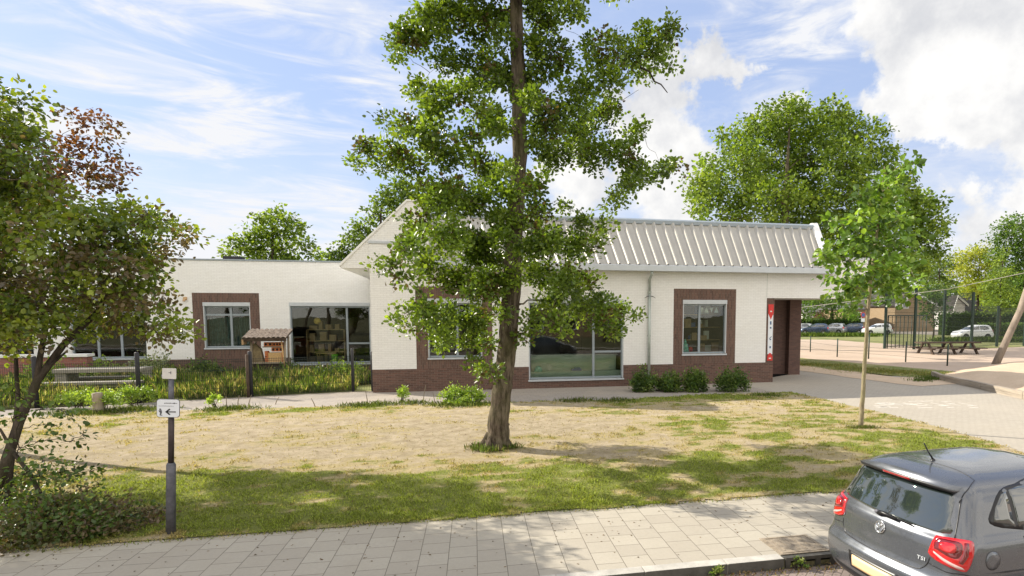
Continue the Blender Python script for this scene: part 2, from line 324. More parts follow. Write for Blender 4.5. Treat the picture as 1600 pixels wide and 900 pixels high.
class B:
    """collects shapes, then links them as one mesh object"""
    def __init__(s): s.v = []; s.f = []
    def raw(s, v, f):
        n = len(s.v); s.v += [tuple(map(float, p)) for p in v]; s.f += [tuple(int(i)+n for i in q) for q in f]; return s
    def box(s, x0, x1, y0, y1, z0, z1, bev=0.):
        if bev > 0:
            bm = bmesh.new(); bmesh.ops.create_cube(bm, size=1)
            for p in bm.verts: p.co = Vector(((x0+x1)/2+p.co.x*(x1-x0), (y0+y1)/2+p.co.y*(y1-y0), (z0+z1)/2+p.co.z*(z1-z0)))
            bmesh.ops.bevel(bm, geom=bm.edges[:], offset=bev, segments=2, affect='EDGES', profile=.7)
            bm.verts.index_update(); s.raw([p.co for p in bm.verts], [[q.index for q in fa.verts] for fa in bm.faces]); bm.free(); return s
        v = [(x, y, z) for z in (z0, z1) for y in (y0, y1) for x in (x0, x1)]
        return s.raw(v, [(0, 2, 3, 1), (4, 5, 7, 6), (0, 1, 5, 4), (2, 6, 7, 3), (0, 4, 6, 2), (1, 3, 7, 5)])
    def prism(s, poly, axis, a0, a1):
        """poly of 2D points extruded along axis: 'y' -> points are (x,z); 'x' -> (y,z); 'z' -> (x,y)"""
        n = len(poly)
        mk = {'y': lambda p, a: (p[0], a, p[1]), 'x': lambda p, a: (a, p[0], p[1]), 'z': lambda p, a: (p[0], p[1], a)}[axis]
        v = [mk(p, a0) for p in poly]+[mk(p, a1) for p in poly]
        f = [tuple(range(n))[::-1], tuple(range(n, 2*n))]+[(i, (i+1) % n, n+(i+1) % n, n+i) for i in range(n)]
        return s.raw(v, f)
    def tube(s, path, rad, sides=8, caps=True, squash=1.):
        P = np.asarray(path, float); n = len(P); rad = np.broadcast_to(np.asarray(rad, float), (n,))
        T = np.gradient(P, axis=0); T /= np.linalg.norm(T, axis=1)[:, None]+1e-9
        D0 = (P[-1]-P[0])/(np.linalg.norm(P[-1]-P[0])+1e-9); ref = np.array([0, 0, 1.]) if abs(D0[2]) < .8 else np.array([1., 0, 0]); v = []
        for i in range(n):
            a = np.cross(T[i], ref); a /= np.linalg.norm(a)+1e-9; b = np.cross(T[i], a); ref = np.cross(a, T[i]) if abs(np.dot(a, ref)) > .99 else ref
            for k in range(sides):
                t = 2*pi*k/sides; v.append(P[i]+rad[i]*(cos(t)*a+squash*sin(t)*b))
        f = [(i*sides+k, i*sides+(k+1) % sides, (i+1)*sides+(k+1) % sides, (i+1)*sides+k) for i in range(n-1) for k in range(sides)]
        if caps: f += [tuple(range(sides))[::-1], tuple((n-1)*sides+k for k in range(sides))]
        return s.raw(v, f)
    def disc(s, c, r, axis='y', t=.02, n=20):
        c = np.array(c, float); d = {'x': 0, 'y': 1, 'z': 2}[axis]; e = np.zeros(3); e[d] = t/2
        return s.tube([c-e, c+e], [r, r], n)
    def lathe(s, prof, c, n=16):
        v = []; c = np.array(c, float)
        for r, z in prof:
            for k in range(n): v.append(c+np.array([r*cos(2*pi*k/n), r*sin(2*pi*k/n), z]))
        m = len(prof); f = [(i*n+k, i*n+(k+1) % n, (i+1)*n+(k+1) % n, (i+1)*n+k) for i in range(m-1) for k in range(n)]
        return s.raw(v, f+[tuple(range(n))[::-1], tuple((m-1)*n+k for k in range(n))])
    def holes(s, solid, holes, y0, y1):
        """upright panel in the XZ plane from y0 (front) to y1: union of solid rects (x0,x1,z0,z1) minus holes, with reveals"""
        xs = sorted({r[i] for r in solid+holes for i in (0, 1)}); zs = sorted({r[i] for r in solid+holes for i in (2, 3)})
        inr = lambda x, z, R: any(a < x < b and c < z < d for a, b, c, d in R)
        nx, nz_ = len(xs)-1, len(zs)-1
        on = [[inr((xs[i]+xs[i+1])/2, (zs[j]+zs[j+1])/2, solid) and not inr((xs[i]+xs[i+1])/2, (zs[j]+zs[j+1])/2, holes) for j in range(nz_)] for i in range(nx)]
        g = lambda i, j: 0 <= i < nx and 0 <= j < nz_ and on[i][j]
        for i in range(nx):
            for j in range(nz_):
                if not on[i][j]: continue
                a, b, c, d = xs[i], xs[i+1], zs[j], zs[j+1]
                s.raw([(a, y0, c), (b, y0, c), (b, y0, d), (a, y0, d)], [(0, 1, 2, 3)]); s.raw([(a, y1, c), (a, y1, d), (b, y1, d), (b, y1, c)], [(0, 1, 2, 3)])
                if not g(i-1, j): s.raw([(a, y0, c), (a, y0, d), (a, y1, d), (a, y1, c)], [(0, 1, 2, 3)])
                if not g(i+1, j): s.raw([(b, y0, c), (b, y1, c), (b, y1, d), (b, y0, d)], [(0, 1, 2, 3)])
                if not g(i, j-1): s.raw([(a, y0, c), (a, y1, c), (b, y1, c), (b, y0, c)], [(0, 1, 2, 3)])
                if not g(i, j+1): s.raw([(a, y0, d), (b, y0, d), (b, y1, d), (a, y1, d)], [(0, 1, 2, 3)])
        return s
    def build(s, name, m, parent=None, smooth=False, loc=None, local=False, label=None, cat=None, group=None, kind=None):
        return tag(link_mesh(name, s.v, s.f, m, parent, smooth, loc, local), label, cat, group, kind)

def sheet(name, poly, z, m, kind='structure', step=None):
    """flat outline (x,y) as one face sheet"""
    o = link_mesh(name, [(p[0], p[1], z) for p in poly], [tuple(range(len(poly)))], m); return tag(o, kind=kind)
def wobbly(pts, amp, seg, seed=1):
    """outline with every long edge broken into wobbling pieces"""
    r = random.Random(seed); out = []
    for i, p in enumerate(pts):
        q = pts[(i+1) % len(pts)]; L_ = math.dist(p, q); n = max(1, int(L_/seg))
        for k in range(n):
            t = k/n; nx, ny = -(q[1]-p[1])/L_, (q[0]-p[0])/L_; w = 0 if k == 0 else amp*(r.random()*2-1)
            out.append((p[0]+(q[0]-p[0])*t+nx*w, p[1]+(q[1]-p[1])*t+ny*w))
    return out

# ================================================================== THE SETTING
F = 22.21          # the school's front wall stands at Y = F, its wing at Y = WY
WY = 29.0
def g2(*pp): return [tuple(G(a, b)[:2]) for a, b in pp]
def add_ground():
    prof = [(-400, -.012), (-2.4, -.012), (-2.39, -.145), (6.02, -.145), (6.03, -.012), (900, -.012)]
    v = [(x, y, z) for x in (-600, 900) for y, z in prof]; n = len(prof)
    tag(link_mesh('ground', v, [(i, n+i, n+i+1, i+1) for i in range(n-1)], 'earth'), kind='structure')
add_ground()
sheet('road', [(-120, -2.35), (120, -2.35), (120, 6.01), (-120, 6.01)], -.125, 'road')
sheet('sidewalk', [(-60, 6.1), (60, 6.1), (60, 8.6), (-60, 8.6)], 0.0, 'sidewalk')
sheet('sidewalk_across', [(-60, -4.5), (60, -4.5), (60, -2.42), (-60, -2.42)], 0.0, 'sidewalk')
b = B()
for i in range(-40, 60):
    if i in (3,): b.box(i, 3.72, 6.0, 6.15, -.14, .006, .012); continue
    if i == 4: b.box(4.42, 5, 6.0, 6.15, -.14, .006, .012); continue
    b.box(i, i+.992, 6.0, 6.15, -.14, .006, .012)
kb = b.build('kerb', 'kerb', kind='structure'); kb.data.materials.append(M['kerb_front_shade'])
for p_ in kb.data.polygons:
    if p_.normal.y < -.6: p_.material_index = 1  # street side faces away from the sun; its shade is put into the colour
sheet('footpath', [(-34, 16.9), (-11, 18.2), (12.6, 18.2), (12.6, 26), (-3, 26), (-3.0, 22.9), (-8, 21.75), (-10.3, 21.05), (-16, 19.9), (-34, 18.6)], .003, 'path')
sheet('playground_paving', [(11.2, 8.2), (60, 8.2), (60, 12.0), (22.5, 12.4)]+[tuple(G(a, b)[:2]) for a, b in ((1600, 618), (1530, 604), (1466, 592), (1440, 589), (1395, 588), (1330, 586), (1290, 584), (1245, 577))]+[(17.6, 33), (11.4, 33)], .007, 'yard')
sheet('dry_verge', wobbly(g2((1245, 579), (1300, 586), (1400, 600), (1440, 604), (1500, 600), (1700, 612), (1700, 596), (1500, 592), (1400, 590), (1330, 579), (1300, 576), (1200, 566)), .25, 1.2, 3), .018, 'sand')
def verge_mesh():
    pass
sheet('grass_strip', wobbly(g2((1180, 561), (1300, 578), (1400, 588), (1470, 593), (1530, 589), (1480, 580), (1400, 573), (1300, 564), (1180, 553)), .2, 1.5, 5), .022, 'verge')
sheet('playing_field', wobbly(g2((1100, 558), (1300, 566), (1480, 581), (1700, 589), (1900, 585), (1900, 542), (1600, 541), (1500, 545), (1300, 530), (1100, 529)), .3, 3, 6), .012, 'field')
sheet('far_grass', wobbly(g2((1100, 529.5), (1300, 531), (1500, 546), (1600, 542), (1900, 541), (1900, 524), (1600, 523), (1300, 519), (1100, 519)), .3, 4, 8), .02, 'verge')
sheet('car_park', g2((1000, 519.6), (1350, 520), (1600, 528), (2000, 531), (2000, 510), (1000, 506)), .03, 'path')

# lawn: a softly uneven sheet whose worn, dry and green patches are the turf's own
def greenness(x, y):
    base = .80-sst(y, 9.9, 13.0)*.54-.10*np.exp(-((y-14.5-(x+4)*.12)/1.3)**2)                     # green by the street, worn towards the school
    base = base+sst(x, 3.0, 7.5)*sst(y, 12.0, 13.5)*.26-sst(x, -1.0, -6)*sst(y, 10.5, 12)*.10
    base = base+sst(y, 17.3, 18.6)*.22
    base = base-np.exp(-(((x-3.5)/2.8)**2+((y-11.6)/.9)**2))*.25
    base = base-sst(x, 2.5, 8.5)*(1-sst(y, 10.2, 12))*.30-(1-sst(y, 8.15, 8.5))*.22
    return np.clip(base+(fbm(x, y, .55, 3)-.5)*1.05+(fbm(x, y*1.7, 2.4, 9)-.5)*1.15, 0, 1)
def add_lawn():
    xs = np.arange(-19, 12.3, .07); ys = np.arange(8.0, 19.5, .07); X, Y = np.meshgrid(xs, ys, indexing='ij')
    near = 8.13+(fbm(xs, xs*0, 1.6, 5)-.5)*.20
    farr = np.interp(xs, [-19, -10.7, -8, -4, -.4, 3.8, 5.0, 8.6, 12.3], [17.4, 18.95, 19.3, 19.1, 18.8, 18.9, 18.6, 19.1, 19.3])+(fbm(xs, xs*0, .9, 6)-.5)*.5
    right = np.interp(ys, [8, 9, 10.7, 14, 17.5, 19, 20], [10.4, 11.3, 11.75, 12.05, 12.1, 11.9, 11.6])+(fbm(ys, ys*0, 1.1, 7)-.5)*.22
    Z = .016+.035*(fbm(X, Y, .5, 2)-.3)+.016*(fbm(X, Y, 3, 4)-.5)
    edge = np.minimum(np.minimum(Y-near[:, None], farr[:, None]-Y), right[None, :]-X)
    Z = np.maximum(np.minimum(Z, .0115+edge*.12), .0115); ok = edge > 0
    idx = -np.ones(X.shape, int); n = 0; v = []
    nx, ny = X.shape; cell = ok[:-1, :-1] & ok[1:, :-1] & ok[:-1, 1:] & ok[1:, 1:]
    I, J = np.nonzero(cell); ids = np.arange(nx*ny).reshape(nx, ny)
    f = np.stack([ids[I, J], ids[I+1, J], ids[I+1, J+1], ids[I, J+1]], 1)
    V = np.stack([X.ravel(), Y.ravel(), Z.ravel()], 1); used = np.unique(f); rm = -np.ones(len(V), int); rm[used] = np.arange(len(used))
    m, nt, bs = mat('lawn', .95, .12); at = node(nt, 'ShaderNodeAttribute'); at.attribute_name = 'green'; P = pos(nt, 'w')
    gf = node(nt, 'ShaderNodeMath', operation='MULTIPLY_ADD'); nt.links.new(nz(nt, 9, 7, .75, P), gf.inputs[0]); gf.inputs[1].default_value = .7; nt.links.new(at.outputs['Fac'], gf.inputs[2])
    sandc = mixc(nt, rng(nt, nz(nt, 3, 7, .7, P), .38, .62), (.42, .34, .22), (.61, .51, .36))
    dry = mixc(nt, rng(nt, nz(nt, 25, 4, .7, P), .35, .65), (.42, .34, .17), (.62, .51, .30))
    grn = mixc(nt, rng(nt, nz(nt, 30, 4, .7, P), .35, .65), (.17, .20, .05), (.32, .35, .09))
    c = mixc(nt, rng(nt, gf.outputs[0], .50, .72), sandc, dry); c = mixc(nt, rng(nt, gf.outputs[0], .80, 1.02), c, grn)
    c = mixc(nt, rng(nt, nz(nt, 6, 6, .8, P, (1, 2.2, 1)), .62, .70, 0, .55), c, (.12, .09, .05))
    c = mixc(nt, rng(nt, nz(nt, 55, 3, .7, P, (1, 1.3, 1)), .56, .66, 0, .55), c, (.19, .15, .075)); c = mixc(nt, rng(nt, nz(nt, 17, 5, .8, P, (1, 1.8, 1)), .57, .66, 0, .60), c, (.20, .17, .075))
    nt.links.new(c, bs.inputs['Base Color']); bump(nt, bs, nz(nt, 24, 7, .85, P), 1., .07)
    o = link_mesh('lawn', V[used], rm[f], m, smooth=True); tag(o, kind='structure')
    a = o.data.attributes.new('green', 'FLOAT', 'POINT'); a.data.foreach_set('value', greenness(V[used][:, 0], V[used][:, 1]))
    return near, farr, right, xs, ys
_near, _farr, _right, _lx, _ly = add_lawn()
def lawn_z(x, y): return .016+.035*(fbm(x, y, .5, 2)-.3)+.016*(fbm(x, y, 3, 4)-.5)

def tint_mesh(name, V, faces_n, tints, m, parent=None, loc=None, per_v=None):
    """mesh from vertex array with equal-size faces and one colour per face group; V (N,k,3) leaf polygons"""
    pass
def leaf_object(name, P, A, Nn, L_, Wd, tint, m, parent=None, loc=None, fine=True, droop=.15):
    """leaves: base points P, direction A, normal Nn, lengths L_, widths Wd, colours tint; folded along the midrib"""
    n = len(P); A = A/np.linalg.norm(A, axis=1)[:, None]; Sd = np.cross(A, Nn); Sd /= np.linalg.norm(Sd, axis=1)[:, None]+1e-9; N2 = np.cross(Sd, A)
    L_ = L_[:, None]; Wd = Wd[:, None]
    if fine:
        pts = [P, P+A*L_*.28+Sd*Wd*.46+N2*Wd*.16, P+A*L_*.68+Sd*Wd*.42+N2*Wd*.12-N2*L_*droop*.4, P+A*L_-N2*L_*droop,
               P+A*L_*.68-Sd*Wd*.42+N2*Wd*.12-N2*L_*droop*.4, P+A*L_*.28-Sd*Wd*.46+N2*Wd*.16]
        k = 6; q = [(0, 1, 2, 3), (0, 3, 4, 5)]
    else:
        pts = [P, P+A*L_*.5+Sd*Wd*.5+N2*Wd*.12, P+A*L_-N2*L_*droop, P+A*L_*.5-Sd*Wd*.5+N2*Wd*.12]; k = 4; q = [(0, 1, 2), (0, 2, 3)]
    V = np.stack(pts, 1).reshape(-1, 3); off = np.array(root_of(parent).location) if parent is not None else (np.array(loc, float) if loc is not None else np.zeros(3))
    V = V-off; base = np.arange(n)*k; Fc = np.concatenate([np.stack([base+i for i in qq], 1) for qq in q]); fs = len(q[0])
    me = bpy.data.meshes.new(name); me.vertices.add(len(V)); me.vertices.foreach_set('co', V.astype(np.float32).ravel())
    me.loops.add(Fc.size); me.loops.foreach_set('vertex_index', Fc.astype(np.int32).ravel())
    me.polygons.add(len(Fc)); me.polygons.foreach_set('loop_start', np.arange(len(Fc), dtype=np.int32)*fs); me.polygons.foreach_set('loop_total', np.full(len(Fc), fs, np.int32))
    me.update(calc_edges=True); me.materials.append(M[m] if isinstance(m, str) else m)
    a = me.attributes.new('tint', 'FLOAT_COLOR', 'POINT'); c = np.ones((len(V), 4), np.float32); c[:, :3] = np.repeat(tint, k, axis=0); a.data.foreach_set('color', c.ravel())
    o = bpy.data.objects.new(name, me); COL.objects.link(o)
    if parent is not None: o.parent = parent
    else: o.location = off
    return o
def blades(name, X, Y, Z, h, w, tint, lean, rs, m='blade', **kw):
    n = len(X); a = rs.rand(n)*2*pi; P = np.stack([X, Y, Z], 1)
    A = np.stack([np.cos(a)*lean, np.sin(a)*lean, np.ones(n)], 1); b2 = rs.rand(n)*2*pi
    Nn = np.stack([np.cos(b2), np.sin(b2), np.zeros(n)+.1], 1)
    return leaf_object(name, P, A, Nn, h, w, tint, m, fine=False, droop=.25, **kw)
def add_turf():
    rs = np.random.RandomState(4); n = 330000
    x = rs.rand(n)*31-19; y = 8.1+11*rs.rand(n)**1.7
    near = np.interp(x, _lx, _near); farr = np.interp(x, _lx, _farr); right = np.interp(y, _ly, _right)
    g = greenness(x, y); tuft = fbm(x, y, 5.5, 21, 3)
    keep = (y > near-.02) & (y < farr+.02) & (x < right+.02) & (rs.rand(n) < (.045+.955*sst(g+(tuft-.5)*1.1, .34, .85)))
    x, y, g, tuft = x[keep], y[keep], g[keep], tuft[keep]; n = len(x)
    h = (.016+.034*rs.rand(n))*(.55+.6*g+.5*(tuft > .6)); w = .006+.006*rs.rand(n)+.0016*(y-8)
    t = np.clip(sst(g, .45, .8)+(rs.rand(n)-.5)*.5, 0, 1)[:, None]
    tint = (1-t)*np.array([.46, .38, .18])+t*np.array([.28, .35, .065]); tint = tint*(.45+.9*rs.rand(n))[:, None]
    o = blades('grass', x, y, lawn_z(x, y)-.003, h, w, tint, .35+.6*rs.rand(n), rs)
    tag(o, 'short sparse grass on the worn lawn before the school', 'grass', kind='stuff')
add_turf()
def pick(cols, n, rs, jit=.3):
    c = np.array(cols)[rs.randint(0, len(cols), n)]; return c*(1-jit+2*jit*rs.rand(n))[:, None]
def add_litter():
    rs = np.random.RandomState(8); n = 900
    x = rs.rand(n)*15-3.5; y = 8.2+9*rs.rand(n); P = np.stack([x, y, lawn_z(x, y)+.012], 1)
    a = rs.rand(n)*6.28; A = np.stack([np.cos(a), np.sin(a), .15*rs.rand(n)], 1); N = np.tile([0, 0, 1.], (n, 1))+.4*(rs.rand(n, 3)-.5)
    tint = np.array([.16, .10, .05])*(.4+1.3*rs.rand(n))[:, None]
    tag(leaf_object('fallen_leaves', P, A, N, .03+.03*rs.rand(n), .02+.02*rs.rand(n), tint, 'blade', fine=False), 'dry fallen leaves scattered over the lawn', 'leaves', kind='stuff')
add_litter()
def add_grit():
    rs = np.random.RandomState(18); n = 260; x = rs.rand(n)*13-5; y = 6.2+1.95*rs.rand(n)**.6; P = np.stack([x, y, np.full(n, .004)], 1); a = rs.rand(n)*6.28
    A = np.stack([np.cos(a), np.sin(a), .12*rs.rand(n)], 1); N = np.tile([0, 0, 1.], (n, 1))+.3*(rs.rand(n, 3)-.5); tint = np.array([.14, .09, .05])*(.4+1.2*rs.rand(n))[:, None]
    tag(leaf_object('sidewalk_litter', P, A, N, .015+.03*rs.rand(n), .01+.018*rs.rand(n), tint, 'blade', fine=False), 'small dry leaves and grit lying on the sidewalk slabs', 'litter', kind='stuff')
    n = 1500; x = rs.rand(n)*15-6; y = np.interp(x, _lx, _near)-.01+.05*rs.randn(n)*.7; h = .02+.03*rs.rand(n)
    tag(blades('edge_grass', x, y, np.full(n, .002), h, .008+.006*rs.rand(n), pick([(.26, .30, .08), (.42, .36, .18), (.16, .22, .05)], n, rs, .3), .5+.8*rs.rand(n), rs), 'ragged grass creeping over the edge of the sidewalk', 'grass', kind='stuff')
add_grit()

# ================================================================== THE SCHOOL
school = thing('school_building', 'long white painted brick school with ribbed metal roof and brown brick windows', 'school', (0, F, 0))
def window(parent, x0, x1, z0, z1, Yf, mull=(), trans=(), shutter=.17, dep=.09, fw=.06, light=False):
    """frame set back in its opening; panes between the bars; roller-shutter box on top; sill below. trans: (xa,xb,z)"""
    y0 = Yf+dep; y1 = y0+.07; zt = z1-shutter
    f = B(); f.box(x0, x1, y0, y1, zt-fw, zt); f.box(x0, x1, y0, y1, z0+.05, z0+.05+fw)
    f.box(x0, x0+fw, y0, y1, z0+.05+fw, zt-fw); f.box(x1-fw, x1, y0, y1, z0+.05+fw, zt-fw)
    for m_ in mull: f.box(m_-.045, m_+.045, y0-.006, y1, z0+.05+fw, zt-fw)
    for a, c, z in trans: f.box(a+.001, c-.001, y0-.004, y1, z-.04, z+.04)
    fr = f.build('window', 'frame', parent)
    xs = [x0+fw]+list(mull)+[x1-fw]
    for a, c in zip(xs[:-1], xs[1:]):
        B().box(a+.002, c-.002, y0+.03, y0+.04, z0+.05+fw, zt-fw).build('pane', 'glass', fr)
    B().box(x0-.03, x1+.03, Yf-.045, y0, z0-.03, z0+.035, .006).build('sill', 'frame_light', fr)
    if shutter: 
        s = B(); s.box(x0-.012, x1+.012, Yf-.025, y0+.02, zt+.002, z1, .01); s.box(x0, x0+.035, Yf-.004, y0, z0+.05, zt); s.box(x1-.035, x1, Yf-.004, y0, z0+.05, zt)
        s.build('shutter_box', 'frame_light', fr)
    return fr
W2 = (-1.19, .80, 1.22, 3.47); W3 = (8.89, 10.81, 1.22, 3.47); BW = (2.58, 6.38, .30, 3.48)
S2 = (-1.62, 1.19, .85, 3.92); S3 = (8.49, 11.22, .85, 3.92)
PL = .85; TOPW = 4.62; XL = -3.2; XR = 12.62
B().holes([(XL, XR, PL, TOPW), (XR, 16.3, 3.56, TOPW), (XL, -1.42, TOPW, 5.44)], [S2, S3, BW], F, F+.3).build('front_wall', 'white_brick', school)
B().holes([(XL, XR, -.05, PL)], [BW], F, F+.3).build('plinth', 'brown_brick', school)
for s_, w_ in ((S2, W2), (S3, W3)):
    B().holes([s_], [w_], F-.003, F+.3).build('window_surround', 'soldier_brick', school)
window(school, *W2, F, mull=(-.12,)); window(school, *W3, F, mull=(9.65,)); window(school, *BW, F, mull=(5.17,), trans=((5.22, 6.31, 1.40),), fw=.07)
# narrow joint beside the entrance
B().box(XR-.012, XR+.004, F-.0025, F, 3.6, TOPW-.05).build('expansion_joint', 'zinc', school)
# inside of the front rooms
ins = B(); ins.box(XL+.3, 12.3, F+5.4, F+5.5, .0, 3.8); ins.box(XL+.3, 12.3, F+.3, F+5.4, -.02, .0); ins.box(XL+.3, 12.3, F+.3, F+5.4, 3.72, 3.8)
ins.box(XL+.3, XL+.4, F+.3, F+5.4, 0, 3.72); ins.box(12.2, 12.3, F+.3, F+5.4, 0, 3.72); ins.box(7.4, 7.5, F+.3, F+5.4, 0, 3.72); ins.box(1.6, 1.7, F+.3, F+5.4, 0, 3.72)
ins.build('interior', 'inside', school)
# gable end: overhangs the wing on the left, its verge rising at 45 degrees
gb = B(); gb.prism([(-4.19, 4.63), (-4.19, 4.55), (-3.205, 4.55), (-3.205, 5.50), (-1.42, 5.50), (-1.42, 7.00), (-1.84, 7.00)], 'y', F+.04, F+.34)
gb.box(-4.19, -3.205, F+.34, 29.4, 4.55, 4.63); gb.build('gable_wall', 'white_brick', school)
B().box(-3.22, -1.42, F-.03, F+.038, 5.445, 5.53, .008).build('parapet_trim', 'frame_light', school)
B().prism([(-4.23, 4.60), (-4.23, 4.70), (-1.86, 7.07), (-1.40, 7.07), (-1.40, 7.003), (-1.84, 7.003), (-4.19, 4.633)], 'y', F+.0, 29.4).build('verge_roof', 'white_paint', school)
# side walls of the front block
sw = B(); sw.box(XL, XL+.3, F+.3, WY, -.05, 4.548); sw.box(-1.42, -1.12, F+.345, F+2.3, 4.7, 7.0); sw.build('side_wall', 'white_brick', school)
# pitched roof with folded sheet profile
EY, EZ, RY, RZ = F-.30, 4.80, 24.32, 6.89
TX = lambda x: x+.108*(x-6.36)      # the ridge is longer than the eaves
def ribbed():
    sl = np.array([0, RY-EY, RZ-EZ]); Ls = np.linalg.norm(sl); up = np.array([0, -sl[2], sl[1]])/Ls
    pts = []; x = -1.36; p = .398; 
    while x < 15.1:
        for dx, h in ((0, 0), (.20, 0), (.285, .088), (.345, .088), (.360, 0)): pts.append((x+dx, h))
        x += p
    v = []; n = len(pts)
    for x, h in pts:
        a = np.array([x, EY, EZ])+up*h; v += [a, np.array([TX(x), a[1]+sl[1], a[2]+sl[2]])]
    f = [(2*i, 2*i+2, 2*i+3, 2*i+1) for i in range(n-1)]
    return v, f, x
v_, f_, xe = ribbed()
rf = link_mesh('roof', v_, f_, 'roof_sheet', school)
B().raw([p for x0_, x1_ in ((-1.36, TX(-1.36)), (15.05, TX(15.05))) for p in ((x0_, EY, EZ-.16), (x0_, EY, EZ-.02), (x1_, RY, RZ-.02), (x1_, RY+2.6, EZ+.2), (x1_, RY+2.6, EZ-.16))], [(4, 3, 2, 1, 0), (5, 6, 7, 8, 9), (0, 1, 6, 5), (1, 2, 7, 6), (2, 3, 8, 7), (3, 4, 9, 8), (4, 0, 5, 9)]).build('roof_core', 'soffit', school)
cap = B(); cap.prism([(RY-.16, RZ-.10), (RY-.16, RZ+.055), (RY-.02, RZ+.135), (RY+.25, RZ+.12), (RY+.25, RZ-.05)], 'x', -2.1, 16.02); cap.build('ridge_cap', 'frame', rf)
sl = (RZ-EZ)/(RY-EY)
vg = B(); vg.raw([p for d_ in (0, .30) for p in ((15.13+d_, EY-.02, EZ-.1), (15.13+d_, EY-.02, EZ+.15), (TX(15.13)+d_, RY+.1, RZ+.22), (TX(15.13)+d_, RY+.3, RZ+.2), (TX(15.13)+d_, RY+.3, RZ-.1))], [(4, 3, 2, 1, 0), (5, 6, 7, 8, 9), (0, 1, 6, 5), (1, 2, 7, 6), (2, 3, 8, 7), (3, 4, 9, 8), (4, 0, 5, 9)]); vg.build('verge_flashing', 'white_paint', rf)
gt = B(); gt.prism([(EY-.17, 4.585), (EY-.17, 4.80), (EY-.155, 4.815), (EY-.02, 4.815), (EY-.02, 4.585)], 'x', -1.44, 15.72); gt.build('gutter', 'gutter', school)
B().box(-1.42, 15.7, EY-.02, F-.002, 4.60, 4.625).build('eaves_soffit', 'frame', school)
# back block and flat canopy over the passage to the yard
bb = B(); bb.box(XR+.0, 16.3, F+.3, F+6.5, 3.56, 3.62); bb.build('canopy_soffit', 'soffit', school)
bb = B(); bb.box(16.0, 16.3, F+.3, F+6.5, 3.625, TOPW); bb.box(14.5, 23.2, F+7.4, F+12, 5.0, 6.0); bb.box(12.3, 17.5, F+6.5, F+14, 3.6, 5.2); bb.build('canopy_wall', 'white_brick', school)
B().box(14.45, 23.25, F+7.35, F+12, 6.0, 6.13, .01).build('canopy_trim', 'frame_light', school)
# entrance: brown brick piers and recess
B().box(XR+.001, 12.98, F-.002, F+.5, -.05, 3.558).build('entrance_pier', 'brown_brick', school)
B().box(12.31, 15.25, 25.0, 25.3, -.05, 3.555).build('entrance_wall', 'dark_brick', school)
B().box(15.26, 15.86, 24.72, 27.6, -.05, 3.555).build('entrance_pier', 'dark_brick', school)
B().box(12.31, 12.6, F+.5, 25.0, -.05, 3.555).build('entrance_wall', 'dark_brick', school)
B().box(13.35, 13.85, 24.975, 24.999, 1.45, 1.75, .005).build('notice_plate', 'frame_light', school)
# downpipe with swan-neck, coupling and anti-climb spikes
dp = B(); dp.tube([(7.43, EY-.06, 4.60), (7.43, EY-.05, 4.45), (7.43, F-.09, 4.28), (7.43, F-.09, 3.7)], .052, 10); dp.tube([(7.43, F-.09, 3.70), (7.43, F-.09, .1)], .058, 10)
dpo = dp.build('downpipe', 'zinc', school, True)
c_ = B(); c_.tube([(7.43, F-.09, 3.72), (7.43, F-.09, 3.80)], .072, 12); c_.tube([(7.43, F-.09, 2.0), (7.43, F-.09, 2.05)], .070, 12); c_.box(7.40, 7.46, F-.06, F-.0, 2.01, 2.04); c_.build('coupling', 'zinc', dpo)
c_ = B()
for k in range(7):
    a = pi*(k/6); c_.tube([(7.43, F-.12, 3.62), (7.43+.13*cos(a), F-.15, 3.60-.015*sin(a)), (7.43+.22*cos(a), F-.16, 3.53+.10*(1-abs(cos(a))))], .006, 5)
c_.build('climb_guard', 'steel_dark', dpo)

# wing with flat roof
WS = (-11.79, -9.03, .85, 3.85); WW = (-11.36, -9.43, 1.32, 3.42); WB = (-7.76, -4.21, .52, 3.43); WL = (-16.6, -13.7, .9, 3.9); WL2 = (-21, -18, .9, 3.6)
WT = 5.30
B().holes([(-34, XL, .85, WT)], [WS, WB, WL, WL2], WY, WY+.3).build('wing_wall', 'white_brick', school)
B().holes([(-34, XL, -.05, .85)], [WB], WY, WY+.3).build('wing_plinth', 'brown_brick', school)
B().holes([WS], [WW], WY-.003, WY+.3).build('window_surround', 'soldier_brick', school)
window(school, *WW, WY, mull=(-10.26,), trans=((-11.29, -10.31, 2.86), (-10.21, -9.50, 2.86)))
window(school, *WB, WY, mull=(-5.27,), trans=((-5.22, -4.28, 1.50),), fw=.07)
window(school, *WL, WY, mull=(-15.6, -14.7), trans=((-16.5, -15.65, 2.2),), shutter=0); window(school, *WL2, WY, mull=(-19.5,), shutter=0)
B().box(-34, -5.0, WY-.04, WY+.36, WT, WT+.07, .008).build('wing_coping', 'frame', school)
B().box(-34, -3.3, WY+.36, WY+9, WT-.1, WT-.02).build('wing_roof', 'steel_dark', school)
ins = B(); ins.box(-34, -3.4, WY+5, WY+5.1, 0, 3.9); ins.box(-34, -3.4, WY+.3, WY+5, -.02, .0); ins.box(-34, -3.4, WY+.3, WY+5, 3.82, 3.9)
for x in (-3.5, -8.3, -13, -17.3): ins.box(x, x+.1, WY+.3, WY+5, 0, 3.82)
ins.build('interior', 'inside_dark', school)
B().box(-10.9, -10.2, WY+1.2, WY+2, WT-.02, WT+.32, .02).build('roof_vent', 'steel_dark', school)
lm = B(); lm.box(-12.14, -11.98, WY-.03, WY, 3.52, 3.66, .01); lm.tube([(-12.06, WY-.03, 3.57), (-12.06, WY-.14, 3.52), (-12.06, WY-.15, 3.46)], [.03, .05, .055], 10); lm.build('wall_lamp', 'wood_pale', school)

